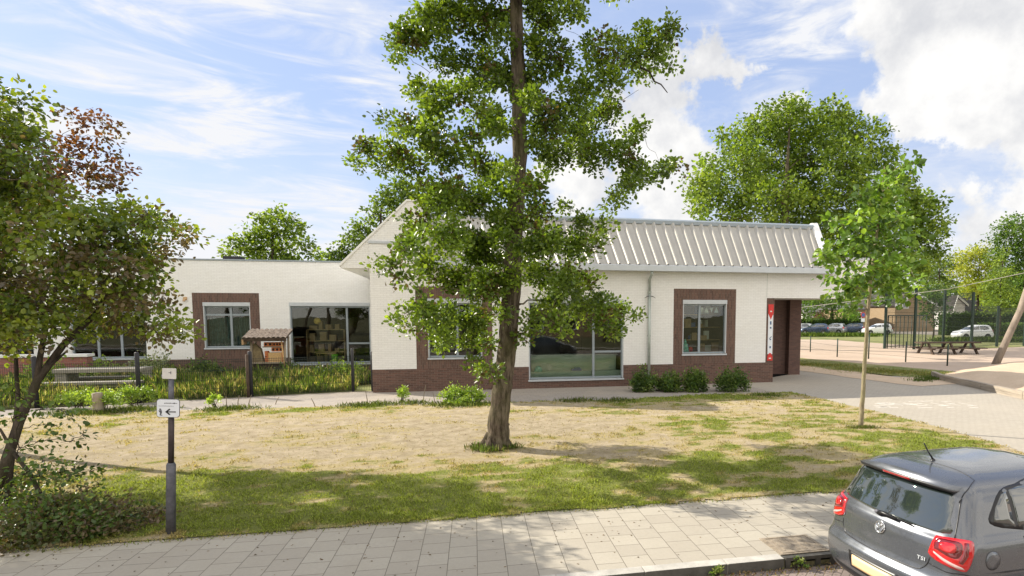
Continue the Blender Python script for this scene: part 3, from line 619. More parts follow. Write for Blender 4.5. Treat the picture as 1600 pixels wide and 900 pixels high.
# things seen through the panes
def pendant(x, y, z, label):
    t = thing('pendant_lamp', label, 'lamp', (x, y, 0), group='round yellow lamps in the wing')
    p = [(.001, -.16)]+[(.16*sin(a), -.16*cos(a)) for a in np.linspace(.3, 2.84, 8)]+[(.02, .16)]
    B().lathe(p, (x, y, z), 14).build('lamp_shade', 'yellow_lamp', t, True); B().tube([(x, y, z+.16), (x, y, 3.8)], .008, 5).build('cord', 'black', t)
pendant(-9.95, WY+.8, 2.60, 'round yellow lamp behind the narrow framed window of the wing'); pendant(-6.75, WY+.8, 2.56, 'round yellow lamp behind the wide window of the wing')
t = thing('bookcase', 'low wooden shelf unit with cartons behind the wide wing window', 'shelf', (-6.5, WY+1.6, 0))
s_ = B(); [s_.box(-7.4, -5.7, WY+1.5, WY+1.9, z, z+.04) for z in (.45, 1.0, 1.55, 2.1)]; s_.box(-7.44, -7.40, WY+1.5, WY+1.9, 0, 2.1); s_.box(-5.7, -5.66, WY+1.5, WY+1.9, 0, 2.1); s_.build('shelf_board', 'wood_pale', t)
s_ = B(); rr = random.Random(3)
for z in (.49, 1.04, 1.59, 2.14):
    x = -7.3
    while x < -5.9:
        w_ = .12+.25*rr.random(); s_.box(x, x+w_, WY+1.55, WY+1.8, z, z+.15+.28*rr.random()); x += w_+.06+.2*rr.random()
s_.build('carton', 'cardboard', t)
t = thing('table', 'small pale table behind the wide wing window', 'table', (-6.2, WY+.8, 0))
B().box(-6.8, -5.9, WY+.6, WY+1.1, .98, 1.02).build('table_top', 'wood_pale', t)
for x, y in ((-6.76, WY+.64), (-5.94, WY+.64), (-6.76, WY+1.06), (-5.94, WY+1.06)): B().box(x-.02, x+.02, y-.02, y+.02, 0, .98).build('leg', 'wood_pale', t)
B().lathe([(.13, 0), (.16, .36), (.15, .36), (.12, .02)], (-5.95, WY+.48, .60), 14).build('bucket', 'lime', loc=(-5.95, WY+.48, .6), smooth=True, label='lime green bucket on the sill of the wide wing window', cat='bucket')
B().box(-7.76, -4.3, WY+.31, WY+.62, .52, .598).build('window_ledge', 'wood_pale', school)
t = thing('curtain', 'blue green curtain hanging in the narrow wing window', 'curtain', (-10.5, WY+.4, 0)); s_ = B()
for k in range(44):
    x = -11.3+k*.042; s_.raw([(x, WY+.42+.03*sin(k*1.9), 1.1), (x+.042, WY+.42+.03*sin(k*1.9+1.9), 1.1), (x+.042, WY+.42+.03*sin(k*1.9+1.9), 2.75), (x, WY+.42+.03*sin(k*1.9), 2.75)], [(0, 1, 2, 3)])
s_.build('cloth', plain('curtain_cloth', (.07, .13, .14), .9, .1, 0, .3, 8), t)
# wide front window: low cabinet, dark board, cut-outs and toys on the ledge
t = thing('cabinet', 'long pale green cabinet standing behind the wide front window', 'cabinet', (4.4, F+.9, 0))
B().box(2.75, 6.25, F+.62, F+1.0, .02, 1.22).build('body', 'pale_green', t); B().box(2.7, 6.3, F+.58, F+1.05, 1.221, 1.26).build('top', 'paper', t)
B().box(4.05, 5.0, F+1.5, F+1.55, 1.2, 2.45).build('display_board', 'board_dark', loc=(4.5, F+1.5, 1.2), label='dark display board behind the wide front window', cat='board')
o = B().lathe([(.16, 0), (.155, .08), (.12, .16), (.06, .2), (.001, .215)], (3.0, F+.45, .62), 16).build('paper_dome', 'teal', loc=(3.0, F+.45, .62), smooth=True, label='pale teal dome on the ledge of the wide front window', cat='ornament')
B().box(2.6, 6.36, F+.31, F+.57, .3, .62).build('window_ledge', 'pale_green', school)
s_ = B()
for k in range(7):
    a = k*pi/7; s_.tube([(3.45-.13*cos(a), F+.42, .78-.13*sin(a)), (3.45+.13*cos(a), F+.42, .78+.13*sin(a))], .012, 5)
s_.box(3.44, 3.46, F+.41, F+.43, .62, .9); s_.build('paper_star', 'paper', loc=(3.45, F+.42, .62), label='white paper star on the ledge of the wide front window', cat='ornament')
s_ = B(); s_.box(4.35, 4.75, F+.38, F+.52, .621, .70, .01); s_.box(4.45, 4.7, F+.38, F+.52, .701, .75, .01); s_.build('toy_boat', 'blue', loc=(4.5, F+.45, .62), label='low blue and grey toy on the wide window ledge', cat='toy')
# right framed window: bunting, stacked teal tree, cartons
t = thing('bunting', 'white pennants strung across the top of the right framed window', 'bunting', (9.9, F+.35, 3.2)); 
B().tube([(9.7+.1*k, F+.36, 3.19-.05*sin(pi*k/10)) for k in range(11)], .004, 4).build('cord', 'paper', t)
for k in range(4):
    x = 9.86+k*.22; B().prism([(x-.08, 3.16), (x+.08, 3.16), (x, 2.95)] if k % 2 == 0 else [(x-.02, 3.16), (x+.02, 3.16), (x+.09, 2.95), (x-.09, 2.95)], 'y', F+.355, F+.362).build('pennant', 'paper', t)
B().lathe([(.16, 0), (.16, .05), (.10, .09), (.135, .10), (.13, .18), (.08, .22), (.11, .23), (.09, .32), (.05, .36), (.07, .37), (.02, .52)], (9.18, F+.42, 1.33), 14).build('tiered_ornament', 'teal', loc=(9.18, F+.42, 1.33), smooth=True, label='tiered teal ornament in the left pane of the right framed window', cat='ornament')
B().box(8.9, 10.8, F+.31, F+.6, 1.22, 1.328).build('window_ledge', 'wood_pale', school)
B().lathe([(.05, 0), (.09, .04), (.09, .14), (.05, .19), (.001, .2)], (9.43, F+.44, 1.33), 12).build('red_pot', 'red', loc=(9.43, F+.44, 1.33), smooth=True, label='red pot beside the teal ornament in the framed window', cat='pot')
t = thing('storage_shelf', 'wooden shelf with boxes behind the right framed window', 'shelf', (10, F+1.5, 0)); s_ = B()
for z in (1.2, 1.75, 2.3, 2.85): s_.box(8.9, 11.2, F+1.4, F+1.8, z, z+.03)
s_.build('shelf_board', 'wood_pale', t)
for nm, mm, sd in (('carton', 'cardboard', 5), ('folder', 'paper', 6), ('crate', 'blue', 7)):
    s_ = B(); rr = random.Random(sd)
    for z in (1.23, 1.78, 2.33, 2.88):
        for k in range(2 if mm != 'cardboard' else 3):
            x = 8.95+rr.random()*2; s_.box(x, x+.2+.15*rr.random(), F+1.42+.1*(sd-5), F+1.5+.1*(sd-5), z, z+.15+.28*rr.random())
    s_.build(nm, mm, t)
# banner on the entrance pier: red end pieces, white field, small marks
t = thing('wall_banner', 'tall narrow white banner with red ends on the brown entrance pier', 'banner', (12.78, F-.02, 0))
B().prism([(12.70, 1.20), (12.92, 1.20), (12.92, 2.95), (12.81, 2.62), (12.70, 2.95)][:2]+[(12.92, 2.92), (12.81, 2.70), (12.70, 2.92)], 'y', F-.022, F-.006).build('field', 'sign_white', t)
B().prism([(12.69, 3.30), (12.93, 3.30), (12.93, 2.92), (12.81, 2.66), (12.69, 2.92)], 'y', F-.030, F-.0225).build('top_panel', 'red', t)
B().prism([(12.69, .93), (12.93, .93), (12.93, 1.10), (12.87, 1.22), (12.81, 1.26), (12.75, 1.22), (12.69, 1.10)], 'y', F-.030, F-.0225).build('foot_panel', 'red', t)
mk = B(); [mk.box(12.78, 12.845, F-.031, F-.0235, z, z+h_) for z, h_ in ((2.45, .14), (2.28, .07), (1.80, .05), (1.45, .09))]; mk.tube([(12.76, F-.027, 1.86), (12.81, F-.027, 1.90), (12.86, F-.027, 1.95)], .014, 5); mk.build('print_mark', plain('print_blue', (.06, .12, .25), .5), t)
mk = B(); mk.box(12.77, 12.85, F-.034, F-.0305, 2.98, 3.03); mk.box(12.76, 12.86, F-.034, F-.0305, 1.0, 1.05); mk.build('print_white', 'paper', t)
ma = B(); ma.prism([(13.0, 23.25), (15.2, 24.72), (15.2, 24.95), (12.95, 24.95)], 'z', .008, .03); ma.build('door_mat', 'black_mat', loc=(14, 24.3, 0), label='black doormat in the brick entrance recess', cat='doormat')

# ================================================================== TREES AND PLANTS
GREENS = [(.085, .145, .022), (.12, .19, .03), (.055, .105, .018), (.16, .23, .04)]
def curve(a, b, sag=.0, n=7, rs=None, wob=.04):
    a = np.array(a, float); b = np.array(b, float); t = np.linspace(0, 1, n)[:, None]; L_ = np.linalg.norm(b-a)
    p = a+(b-a)*t; p[:, 2] += sag*L_*np.sin(pi*t[:, 0]); 
    if rs is not None: p[1:-1] += (rs.rand(n-2, 3)-.5)*wob*L_*2
    return p
def make_tree(name, label, cat, trunk, tr, clusters, leaf, dens, cols, seed=1, group=None, bark='bark', fine=True, lm='leaf', sub=.22, limb=.035, wr=.75, rise=-.1, climb=.6, fl=None, extra=None, sides=9, twigs=True, outcols=None):
    """trunk: list of points; tr: radii; clusters: (x,y,z,r) lumps of foliage, each fed by a limb; leaves gather in sprays round twig ends"""
    rs = np.random.RandomState(seed); trunk = np.array(trunk, float); base = trunk[0]
    t = thing(name, label, cat, tuple(base), group=group)
    w = B(); 
    # denser rings along the trunk, a little uneven, flared at the foot
    s = np.linspace(0, 1, max(12, len(trunk)*5)); k = np.linspace(0, 1, len(trunk))
    P = np.stack([np.interp(s, k, trunk[:, i]) for i in range(3)], 1); R = np.interp(s, k, tr)
    P[1:, :2] += (rs.rand(len(s)-1, 2)-.5)*R[1:, None]*.16
    w.tube(P, R, sides); 
    zt = trunk[:, 2]; N_ = []; tws = []; ctr = np.mean([c[:3] for c in clusters], axis=0)
    b2 = B()
    top = zt[-1]; lo_z = min(c[2] for c in clusters); nodes = []
    for z in np.linspace(max(zt[0]+.2*(top-zt[0])*(.5 if climb < .5 else 1), lo_z-1.0*climb-.4), top-.05, 40):
        nodes.append((np.array([np.interp(z, zt, trunk[:, i]) for i in range(3)]), min(limb*1.6, np.interp(z, zt, tr)*.6), 0.))
    hdist = lambda c: math.hypot(c[0]-np.interp(c[2], zt, trunk[:, 0]), c[1]-np.interp(c[2], zt, trunk[:, 1]))
    for c in sorted(clusters, key=hdist):
        cx, cy, cz, r = c; cp = np.array([cx, cy, cz]); hd = hdist(c)
        cost = [np.linalg.norm(cp-n_[0])+.9*abs((cz-climb*.45*max(0, hd-n_[2]))-n_[0][2])+(.0 if n_[2] else .25)*hd for n_ in nodes]
        a, ra, da = nodes[int(np.argmin(cost))]
        L_ = np.linalg.norm(cp-a)
        if L_ > .12:
            r0 = max(.006, min(ra*.72, limb*(.35+.35*L_**.7))); pth = curve(a, cp, .07, 8, rs, .05); rr_ = np.linspace(r0, r0*.38, 8); b2.tube(pth, rr_, 6)
            for q_, rq in list(zip(pth, rr_))[2:]: nodes.append((q_, rq, math.hypot(q_[0]-np.interp(q_[2], zt, trunk[:, 0]), q_[1]-np.interp(q_[2], zt, trunk[:, 1]))))
        else: r0 = .01
        nt_ = max(3, int(r*r*26*sub**-.6*.30)) if twigs else 0
        m_ = max(3, int(4.6*(r/sub)**2))
        d = rs.randn(m_, 3); d /= np.linalg.norm(d, axis=1)[:, None]; q = cp+d*(r*(rs.rand(m_)**.45))[:, None]*np.array([1, 1, .85])
        for j in range(min(m_, nt_)): b2.tube(curve(cp+(rs.rand(3)-.5)*r*.3, q[j], .05, 4, rs, .06), np.linspace(max(.006, min(.012, r0*.35)), .003, 4), 4, False)
        nl = max(4, int(dens/len(q)*len(q)*1.0)); 
        for j in range(m_): tws.append((q[j], d[j]))
    tips = np.array([x[0] for x in tws]); dirs = np.array([x[1] for x in tws]); per = dens; n = len(tips)*per
    T = np.repeat(tips, per, 0); D = np.repeat(dirs, per, 0)
    off = rs.randn(n, 3)*sub*np.array([.52, .52, .40]); Pl = T+off
    A = off/(np.linalg.norm(off, axis=1)[:, None]+1e-6)*.9+D*.3+rs.randn(n, 3)*.5; A[:, 2] += rise
    Nn = rs.randn(n, 3)*.65+np.array([0, 0, .9])+D*.35
    L_ = leaf*(.65+.6*rs.rand(n)); tc = np.repeat(pick(cols, len(tips), rs, .22), per, 0)*(.72+.56*rs.rand(n))[:, None]
    if outcols is not None:
        msk = np.repeat(outcols(tips, rs), per, 0); tc = np.where(msk.sum(1, keepdims=True) > 0, msk*(.7+.6*rs.rand(n))[:, None], tc)
    tro = w.build('trunk', bark, t, True)
    lo = link_mesh('limb', b2.v, b2.f, bark, t, True) if b2.v else None
    leaf_object('crown', Pl, A, Nn, L_, L_*wr, np.clip(tc, .004, .9), lm, t, fine=fine)
    return t
def CL(items, Y, spread, seed, sc=1.0, rmin=.15):
    """foliage lumps read off the silhouette at distance Y; each gets its own depth within the crown"""
    r = random.Random(seed); out = []
    for px, py, rp in items:
        y = Y+(r.random()*2-1)*spread; p = PY(px, py, y); d = float(np.dot(p-_C, _F)); out.append((p[0], p[1], p[2], max(rmin, rp*d/FPX*sc)))
    return out

# the alder in the middle of the lawn
TB = (.72, 12.42)
def tp(px, py): return tuple(PY(px, py, TB[1]))
mtk = [(TB[0], TB[1], -.05), tp(777, 690), tp(781, 640), tp(788, 580), tp(797, 500), tp(801, 420), tp(806, 330), tp(812, 240), tp(811, 150), tp(808, 70), tp(806, 0), tp(800, -90), tp(797, -200), tp(800, -300)]
mtr = [.33, .25, .215, .205, .20, .19, .17, .155, .15, .14, .125, .10, .06, .02]
mcl = [(690, 20, 40), (755, 30, 42), (845, 25, 40), (640, 62, 30), (615, 85, 14), (665, 45, 30), (895, 18, 22), (855, 95, 36), (750, 110, 36), (805, 120, 30), (700, 95, 24),
       (960, 62, 18), (1010, 52, 22), (1045, 48, 20), (985, 88, 26), (1030, 85, 20), (965, 125, 22), (940, 100, 24), (1048, 102, 9), (1000, 118, 16), (920, 70, 18),
       (690, 165, 36), (655, 140, 20), (735, 150, 28), (600, 185, 9), (640, 200, 22), (668, 215, 30), (770, 190, 34), (850, 190, 38), (905, 150, 34), (940, 180, 30), (900, 215, 36),
       (615, 238, 24), (578, 240, 17), (557, 262, 10), (640, 250, 24), (700, 245, 34), (755, 265, 32), (860, 245, 28), (600, 262, 14), (570, 225, 11),
       (965, 235, 28), (930, 250, 24), (1000, 258, 22), (1035, 264, 14), (980, 285, 14), (1055, 260, 7), (995, 205, 16), (985, 290, 13), (960, 305, 12), (1010, 285, 10), (962, 325, 8),
       (690, 305, 36), (740, 315, 34), (650, 290, 18), (655, 345, 26), (640, 385, 22), (605, 408, 12), (590, 415, 9), (690, 370, 36), (745, 385, 36), (670, 420, 28), (640, 435, 18), (715, 440, 32), (760, 450, 30),
       (635, 490, 12), (620, 503, 8), (660, 475, 20), (690, 495, 26), (735, 500, 28), (775, 490, 18), (655, 515, 13), (690, 530, 18), (735, 528, 20), (765, 535, 15), (815, 520, 14), (755, 580, 10), (740, 562, 8), (765, 575, 8),
       (835, 330, 24), (850, 375, 32), (900, 385, 30), (930, 385, 18), (840, 425, 30), (885, 440, 28), (920, 450, 22), (860, 470, 24), (905, 480, 24), (940, 475, 20), (965, 485, 16), (990, 492, 9), (935, 505, 16), (960, 515, 9), (820, 395, 22),
       (860, 505, 16), (825, 500, 14), (905, 345, 14), (880, 320, 12), (945, 355, 9), (880, 515, 10), (815, 290, 20), (790, 350, 28), (800, 440, 22), (730, 210, 22), (830, 150, 22),
       # the part above the picture
       (700, -50, 55), (760, -60, 60), (840, -50, 60), (900, -40, 40), (690, -130, 55), (760, -140, 60), (840, -130, 60), (900, -110, 40), (740, -210, 50), (810, -220, 50), (860, -200, 40), (790, -290, 45), (960, -30, 30), (650, -70, 35)]
mt = make_tree('alder_tree', 'tall alder tree with a dark bare lower trunk on the lawn', 'tree', mtk, mtr, CL(mcl, TB[1], 1.5, 5, 1.0)+CL(mcl[40:110:4], TB[1], 2.4, 6, .9)+CL([(x_, y_, 20) for x_, y_ in ((780, 60), (835, 75), (785, 115), (830, 160), (778, 200), (838, 225), (790, 262), (772, 300), (835, 285), (782, 335), (830, 345), (778, 372), (770, 415), (800, 300), (820, 120), (790, 30))], TB[1], 1.3, 16, .95), .082, 34,
          [(.10, .165, .022), (.155, .24, .03), (.075, .125, .018), (.21, .30, .04), (.12, .19, .025)], 11, sub=.185, limb=.034, wr=.80, sides=14, climb=.35, rise=.35,
          outcols=lambda tips, rs: np.where((rs.rand(len(tips)) < .05)[:, None], np.array([.10, .075, .03]), 0.))
dead = B(); dead.tube([tp(1000, 105), tp(1015, 112), tp(1022, 127), tp(1033, 132), tp(1043, 145)], [.022, .02, .017, .014, .009], 6); dead.tube([tp(1012, 108), tp(1025, 104), tp(1033, 106)], [.01, .008, .004], 5)
dead.tube([tp(950, 150), tp(972, 157), tp(998, 140)], [.008, .006, .003], 5); dead.build('dead_branch', 'bark_dark', mt, True)
bk = B(); rr = random.Random(2)
for k in range(26):      # bark knots and stubs
    z = .3+5.5*rr.random(); x = np.interp(z, [p[2] for p in mtk], [p[0] for p in mtk]); r0 = np.interp(z, [p[2] for p in mtk], mtr); a = rr.random()*6.28
    c0 = np.array([x+cos(a)*r0*.9, TB[1]+sin(a)*r0*.9, z]); bk.tube([c0, c0+np.array([cos(a), sin(a), .1])*.035], [.035, .018], 7)
for k in range(7):       # root flare
    a = k*.9+.4; bk.tube([(TB[0]+cos(a)*.16, TB[1]+sin(a)*.16, .34), (TB[0]+cos(a)*.25, TB[1]+sin(a)*.25, .12), (TB[0]+cos(a)*.37, TB[1]+sin(a)*.37, -.03)], [.05, .08, .05], 7)
bk.build('root_flare', 'bark', mt, True)

# the young lime with a thin pale stem on the right
sb = G(1345, 668); SY = sb[1]
def sp(px, py): return tuple(PY(px, py, SY))
stk = [(sb[0], SY, -.03), sp(1349, 600), sp(1354, 520), sp(1360, 440), sp(1368, 380), sp(1376, 320), sp(1382, 260)]
scl = [(1385, 270, 14), (1400, 262, 10), (1372, 295, 16), (1400, 290, 15), (1425, 255, 7), (1360, 320, 17), (1395, 325, 18), (1340, 345, 16), (1318, 350, 14), (1300, 345, 9), (1375, 350, 18), (1410, 345, 15), (1335, 375, 18), (1305, 385, 16), (1292, 405, 12),
       (1285, 395, 6), (1360, 385, 17), (1400, 380, 18), (1425, 370, 10), (1320, 410, 18), (1300, 435, 13), (1345, 420, 17), (1385, 415, 18), (1415, 410, 16), (1432, 395, 10), (1310, 455, 13), (1340, 450, 15), (1375, 445, 16), (1408, 440, 16), (1432, 440, 8), (1330, 475, 10), (1355, 470, 10), (1390, 465, 14), (1415, 462, 9), (1398, 310, 12), (1345, 305, 8)]
make_tree('lime_sapling', 'young tree with a thin pale stem and fresh green crown by the playground paving', 'tree', stk, [.065, .05, .045, .042, .035, .025, .01], CL(scl, SY, .8, 8, .9), .165, 9,
          [(.11, .20, .03), (.15, .26, .04), (.07, .13, .022), (.20, .31, .05)], 12, bark='bark_pale', sub=.19, limb=.028, wr=.78, climb=.8)

# the big multi-stemmed tree leaning in from the left, its copper-leaved neighbour and the shrubs beneath
lb = G(-60, 720)
def lp(px, py, Y=11.0): return tuple(PY(px, py, Y))
ltk = [(lb[0]-.3, 11.3, -.05), lp(-90, 620), lp(-70, 520), lp(-50, 420), lp(-30, 320), lp(-30, 200), lp(-30, 100)]
lcl = [(28, 160, 22), (5, 190, 30), (45, 200, 20), (18, 225, 34), (60, 250, 24), (5, 275, 40), (50, 300, 36), (95, 320, 34), (75, 285, 16), (20, 350, 45), (130, 350, 34), (165, 335, 28), (205, 335, 26), (235, 345, 24), (262, 362, 18), (286, 368, 8), (180, 372, 36), (90, 385, 44),
       (232, 385, 28), (260, 400, 16), (30, 430, 48), (120, 425, 44), (175, 425, 38), (215, 425, 32), (245, 430, 20), (60, 480, 44), (120, 480, 36), (170, 470, 34), (210, 470, 30), (245, 470, 18), (262, 495, 12), (272, 515, 8), (225, 505, 22), (180, 505, 22), (245, 520, 9),
       (140, 515, 18), (15, 500, 42), (70, 525, 26), (20, 545, 25), (110, 405, 30),(285, 522, 5), (150, 390, 30),
       (-60, 200, 50), (-60, 280, 70), (-70, 380, 80), (-60, 470, 70), (-150, 280, 80), (-160, 380, 90), (-170, 480, 80)]
def copper(tips, rs):
    d = ((tips[:, 2] < 4.1) & (rs.rand(len(tips)) < .34)) | (rs.rand(len(tips)) < .05); return np.where(d[:, None], np.array([.14, .11, .062])*(.7+.6*rs.rand(len(tips)))[:, None], 0.)
left = make_tree('maple_tree', 'broad green and brown leaved tree filling the left edge of the photo', 'tree', ltk, [.20, .17, .15, .13, .11, .08, .04], CL(lcl, 11.2, 1.3, 21)+[(gx_-1.28*z_, gy_+.913*z_, z_, .95) for gx_, gy_, z_ in ((-1, 6.5, 6.5), (-2.5, 7, 6), (-4, 7, 6), (-5, 6.5, 7), (-.7, 7.2, 7), (-3.2, 8.0, 5.6), (-1.9, 7.6, 6.3), (-.2, 6.3, 7.4), (-2, 6, 7.5), (-3.4, 6.1, 6.8), (-.6, 5.6, 7.8))], .084, 36,
          [(.12, .18, .024), (.18, .24, .032), (.085, .13, .02), (.22, .27, .038)], 22, sub=.215, limb=.030, climb=.5, outcols=copper)
st = B(); st.tube([lp(-14, 780, 9.6), lp(10, 720, 9.8), lp(30, 660, 10), lp(58, 595, 10.3), lp(98, 540, 10.6), lp(150, 490, 11), lp(180, 440, 11)], [.075, .068, .060, .055, .048, .04, .02], 8)
st.tube([lp(58, 595, 10.3), lp(62, 560, 10.4), lp(72, 510, 10.6), lp(60, 450, 10.8)], [.045, .04, .035, .02], 7); st.tube([lp(60, 596, 10.3), lp(80, 570, 10.4), lp(105, 548, 10.6)], [.03, .025, .012], 6)
st.tube([lp(25, 560, 10.6), lp(28, 620, 10.5), lp(22, 690, 10.2), lp(10, 790, 9.7)], [.025, .03, .035, .04], 7)
st.build('side_stem', 'bark_dark', left, True)

rtk = [(lp(-70, 560, 15)[0], 15, -.05), lp(-60, 560, 15), lp(-20, 440, 15), lp(50, 340, 15), lp(110, 250, 15)]
rcl = [(112, 182, 9), (130, 195, 12), (150, 188, 9), (85, 215, 12), (110, 225, 16), (135, 232, 14), (165, 215, 8), (180, 202, 8), (172, 240, 12), (95, 250, 18), (125, 262, 18), (155, 268, 14), (178, 270, 9), (190, 262, 6), (70, 270, 20), (100, 285, 20), (140, 288, 14), (165, 285, 9), (50, 300, 22), (20, 320, 24), (10, 370, 28), (60, 340, 26), (182, 290, 6), (-20, 300, 40), (-30, 220, 36), (20, 250, 20), (110, 340, 22)]
make_tree('copper_tree', 'dark red leaved tree showing above the broad green tree', 'tree', rtk, [.13, .11, .09, .06, .02], CL(rcl, 15, .9, 31), .090, 18,
          [(.12, .050, .028), (.09, .040, .026), (.15, .065, .028), (.10, .075, .03)], 32, sub=.19, limb=.03, climb=.9)

dcl = [(62, 640, 10), (95, 640, 12), (115, 655, 11), (85, 665, 14), (130, 680, 8), (110, 690, 12), (60, 690, 14), (20, 655, 16), (30, 700, 14), (142, 735, 14), (115, 735, 14), (155, 755, 12), (90, 740, 16), (60, 745, 18), (30, 745, 20), (130, 770, 14), (95, 775, 18), (50, 785, 22), (10, 780, 25), (150, 790, 9), (8, 600, 14), (30, 620, 12), (70, 720, 14)]
dtk = [tuple(G(75, 830))[:2]+(-.03,), lp(72, 790, 8.75), lp(48, 742, 9.0), lp(20, 705, 9.3), lp(0, 670, 9.5)]
make_tree('elder_shrub', 'thin stemmed shrub with loose dark leaves under the broad tree', 'shrub', dtk, [.03, .028, .026, .024, .015], CL(dcl, 8.9, .35, 41, rmin=.08), .075, 6,
          [(.07, .13, .025), (.10, .16, .03), (.055, .10, .022), (.13, .19, .035)], 42, bark='bark_dark', sub=.12, limb=.015, wr=.62, climb=.3)
def shrub(name, label, cx, cy, rx, ry, h, leaf, n, cols, seed, group=None, wr=.55, cat='shrub', stems=7, z0=0., lift=.0, spiky=0.):
    """low bush: stems from the ground, leaves through its volume, uneven top"""
    rs = np.random.RandomState(seed); t = thing(name, label, cat, (cx, cy, z0), group=group); w = B()
    m_ = max(5, int(n/26)); a = rs.rand(m_)*2*pi; q = rs.rand(m_)**.5; ht = h*(.45+.55*rs.rand(m_))*np.sqrt(np.clip(1-.75*q**2, .12, 1))
    T = np.stack([cx+np.cos(a)*q*rx, cy+np.sin(a)*q*ry, z0+lift+(ht-lift)*(.15+.85*rs.rand(m_)**.7)], 1)
    for k in range(min(stems, m_)):
        w.tube(curve((cx+(rs.rand()-.5)*rx*.5, cy+(rs.rand()-.5)*ry*.5, z0-.01), T[k], .1, 5, rs, .05), np.linspace(.012, .005, 5)*max(1, h), 5)
    w.build('stem', 'bark_dark', t, True)
    per = 26; P = np.repeat(T, per, 0)+rs.randn(len(T)*per, 3)*np.array([rx, ry, h*.7])*.16*(1+spiky); P[:, 2] = np.maximum(P[:, 2], z0+.02)
    N_ = len(P); A = rs.randn(N_, 3)*.6+np.array([0, 0, .35+spiky])+(P-np.array([cx, cy, z0+h*.2]))/max(rx, h)*.6; Nn = rs.randn(N_, 3)*.6+np.array([0, -.1, .8])
    L_ = leaf*(.6+.7*rs.rand(N_)); tc = np.repeat(pick(cols, m_, rs, .2), per, 0)*(.7+.6*rs.rand(N_))[:, None]
    leaf_object('foliage', P, A, Nn, L_, L_*wr, tc, 'leaf', t); return t
UG = [(.11, .12, .05), (.15, .11, .07), (.10, .16, .04), (.14, .11, .06), (.09, .15, .035)]
for k, (px, py, r_, h_, lab) in enumerate([(10, 862, .95, .62, 'low brownish shrub at the very left edge of the sidewalk'), (75, 852, .75, .60, 'low brownish shrub between the elder stem and the sidewalk'), (140, 842, .60, .42, 'low green and brown shrub nearest the sign post'), (-30, 800, 1.1, .95, 'taller dark shrub behind the sidewalk shrubs at the left edge')]):
    c = G(px, py); shrub('undergrowth_shrub', lab, c[0], c[1]+.35, r_, .5, h_, .06, 1500, UG, 50+k, 'undergrowth below the broad tree', wr=.6, stems=9)

# three bushes at the foot of the front wall
DG = [(.065, .12, .025), (.085, .155, .03), (.12, .19, .04), (.05, .09, .022), (.16, .22, .05)]
for k, (px, w_, h_, lab) in enumerate([(1010, .50, .95, 'dense dark bush left of the downpipe foot'), (1047, .38, .74, 'dark bush at the downpipe, between its taller neighbours'), (1086, .44, .95, 'dark bush under the right framed window, left of the last bush'), (1146, .58, .92, 'separate rounded bush nearest the entrance')]):
    c = G(px, 612); shrub('evergreen_bush', lab, c[0], c[1]+.1, w_, .42, h_, .085, 2600, DG, 60+k, 'bushes at the foot of the front wall')
# thin young plants along the path
YG = [(.24, .36, .05), (.32, .44, .08), (.18, .28, .045)]
for k, (px, py, r_, h_, lift, lab) in enumerate([(120, 640, .55, .62, .30, 'yellow green young shrub at the left end of the path'), (158, 645, .42, .66, .28, 'yellow green young shrub behind the stump'), (207, 636, .55, .60, .34, 'yellow green young shrub right of the stump'),
        (334, 638, .16, .42, .22, 'small sprouting plant left of the row of bare sticks'), (628, 628, .22, .52, .25, 'small round young plant by the front wall corner'), (707, 630, .42, .62, .2, 'leafy young plant left of the alder trunk'), (738, 630, .40, .60, .15, 'leafy young plant touching the alder trunk side'), (722, 633, .55, .22, .0, 'low weeds under the two leafy young plants')]):
    c = G(px, py); shrub('young_shrub', lab, c[0], c[1]+.1, r_, .3, h_, .075, int(620*r_/.3), YG, 70+k, 'young plants along the path', lift=lift*1.3, stems=6)
for k, (px, py, h_, ln) in enumerate([(355, 640, .42, -.02), (371, 638, .40, .05), (388, 636, .38, .08), (430, 632, .25, .1), (493, 636, .28, -.1), (575, 632, .45, -.06), (661, 628, .55, .08), (680, 632, .35, -.05), (745, 628, .5, .12), (752, 626, .45, .03)]):
    c = G(px, py); bb_ = B(); bb_.tube([(c[0], c[1], -.02), (c[0]+ln*.5, c[1], h_*.5), (c[0]+ln*1.2, c[1]+.02, h_)], [.016, .013, .009], 6)
    lab = ['bare stick nearest the sprouting plant on the path edge', 'second bare stick right of the sprouting plant', 'third bare stick, leaning right, on the path edge', 'very short leaning stick in front of the middle fence post', 'short leaning stick between two fence posts', 'bare stick in front of the fence end by the wall', 'bare stick below the left framed window', 'short stump like stick below the left framed window', 'leaning stick left of the alder trunk', 'thin stick touching the alder trunk side'][k]
    bb_.build('planting_stick', 'wood_grey', loc=(c[0], c[1], 0), label=lab, cat='stick', group='bare sticks along the path edge')
c = G(154, 646); B().lathe([(.17, 0), (.14, .12), (.125, .45), (.13, .60), (.06, .62)], (c[0], c[1], 0), 12).build('tree_stump', 'wood_grey', loc=(c[0], c[1], 0), smooth=True, label='grey upright wooden stump among the yellow green shrubs', cat='stump')
rsn = np.random.RandomState(77)
def tufts(name, label, pts, n, h, sp_, cols, seed, w=.012, kind='stuff', cat='grass'):
    rs = np.random.RandomState(seed); P = np.array(pts)[rs.randint(0, len(pts), n)]; x = P[:, 0]+rs.randn(n)*sp_; y = P[:, 1]+rs.randn(n)*sp_*.6
    o = blades(name, x, y, np.zeros(n)+.005, h*(.4+.8*rs.rand(n)), w*(.6+.8*rs.rand(n)), pick(cols, n, rs, .35), .2+.6*rs.rand(n), rs); return tag(o, label, cat, kind=kind)
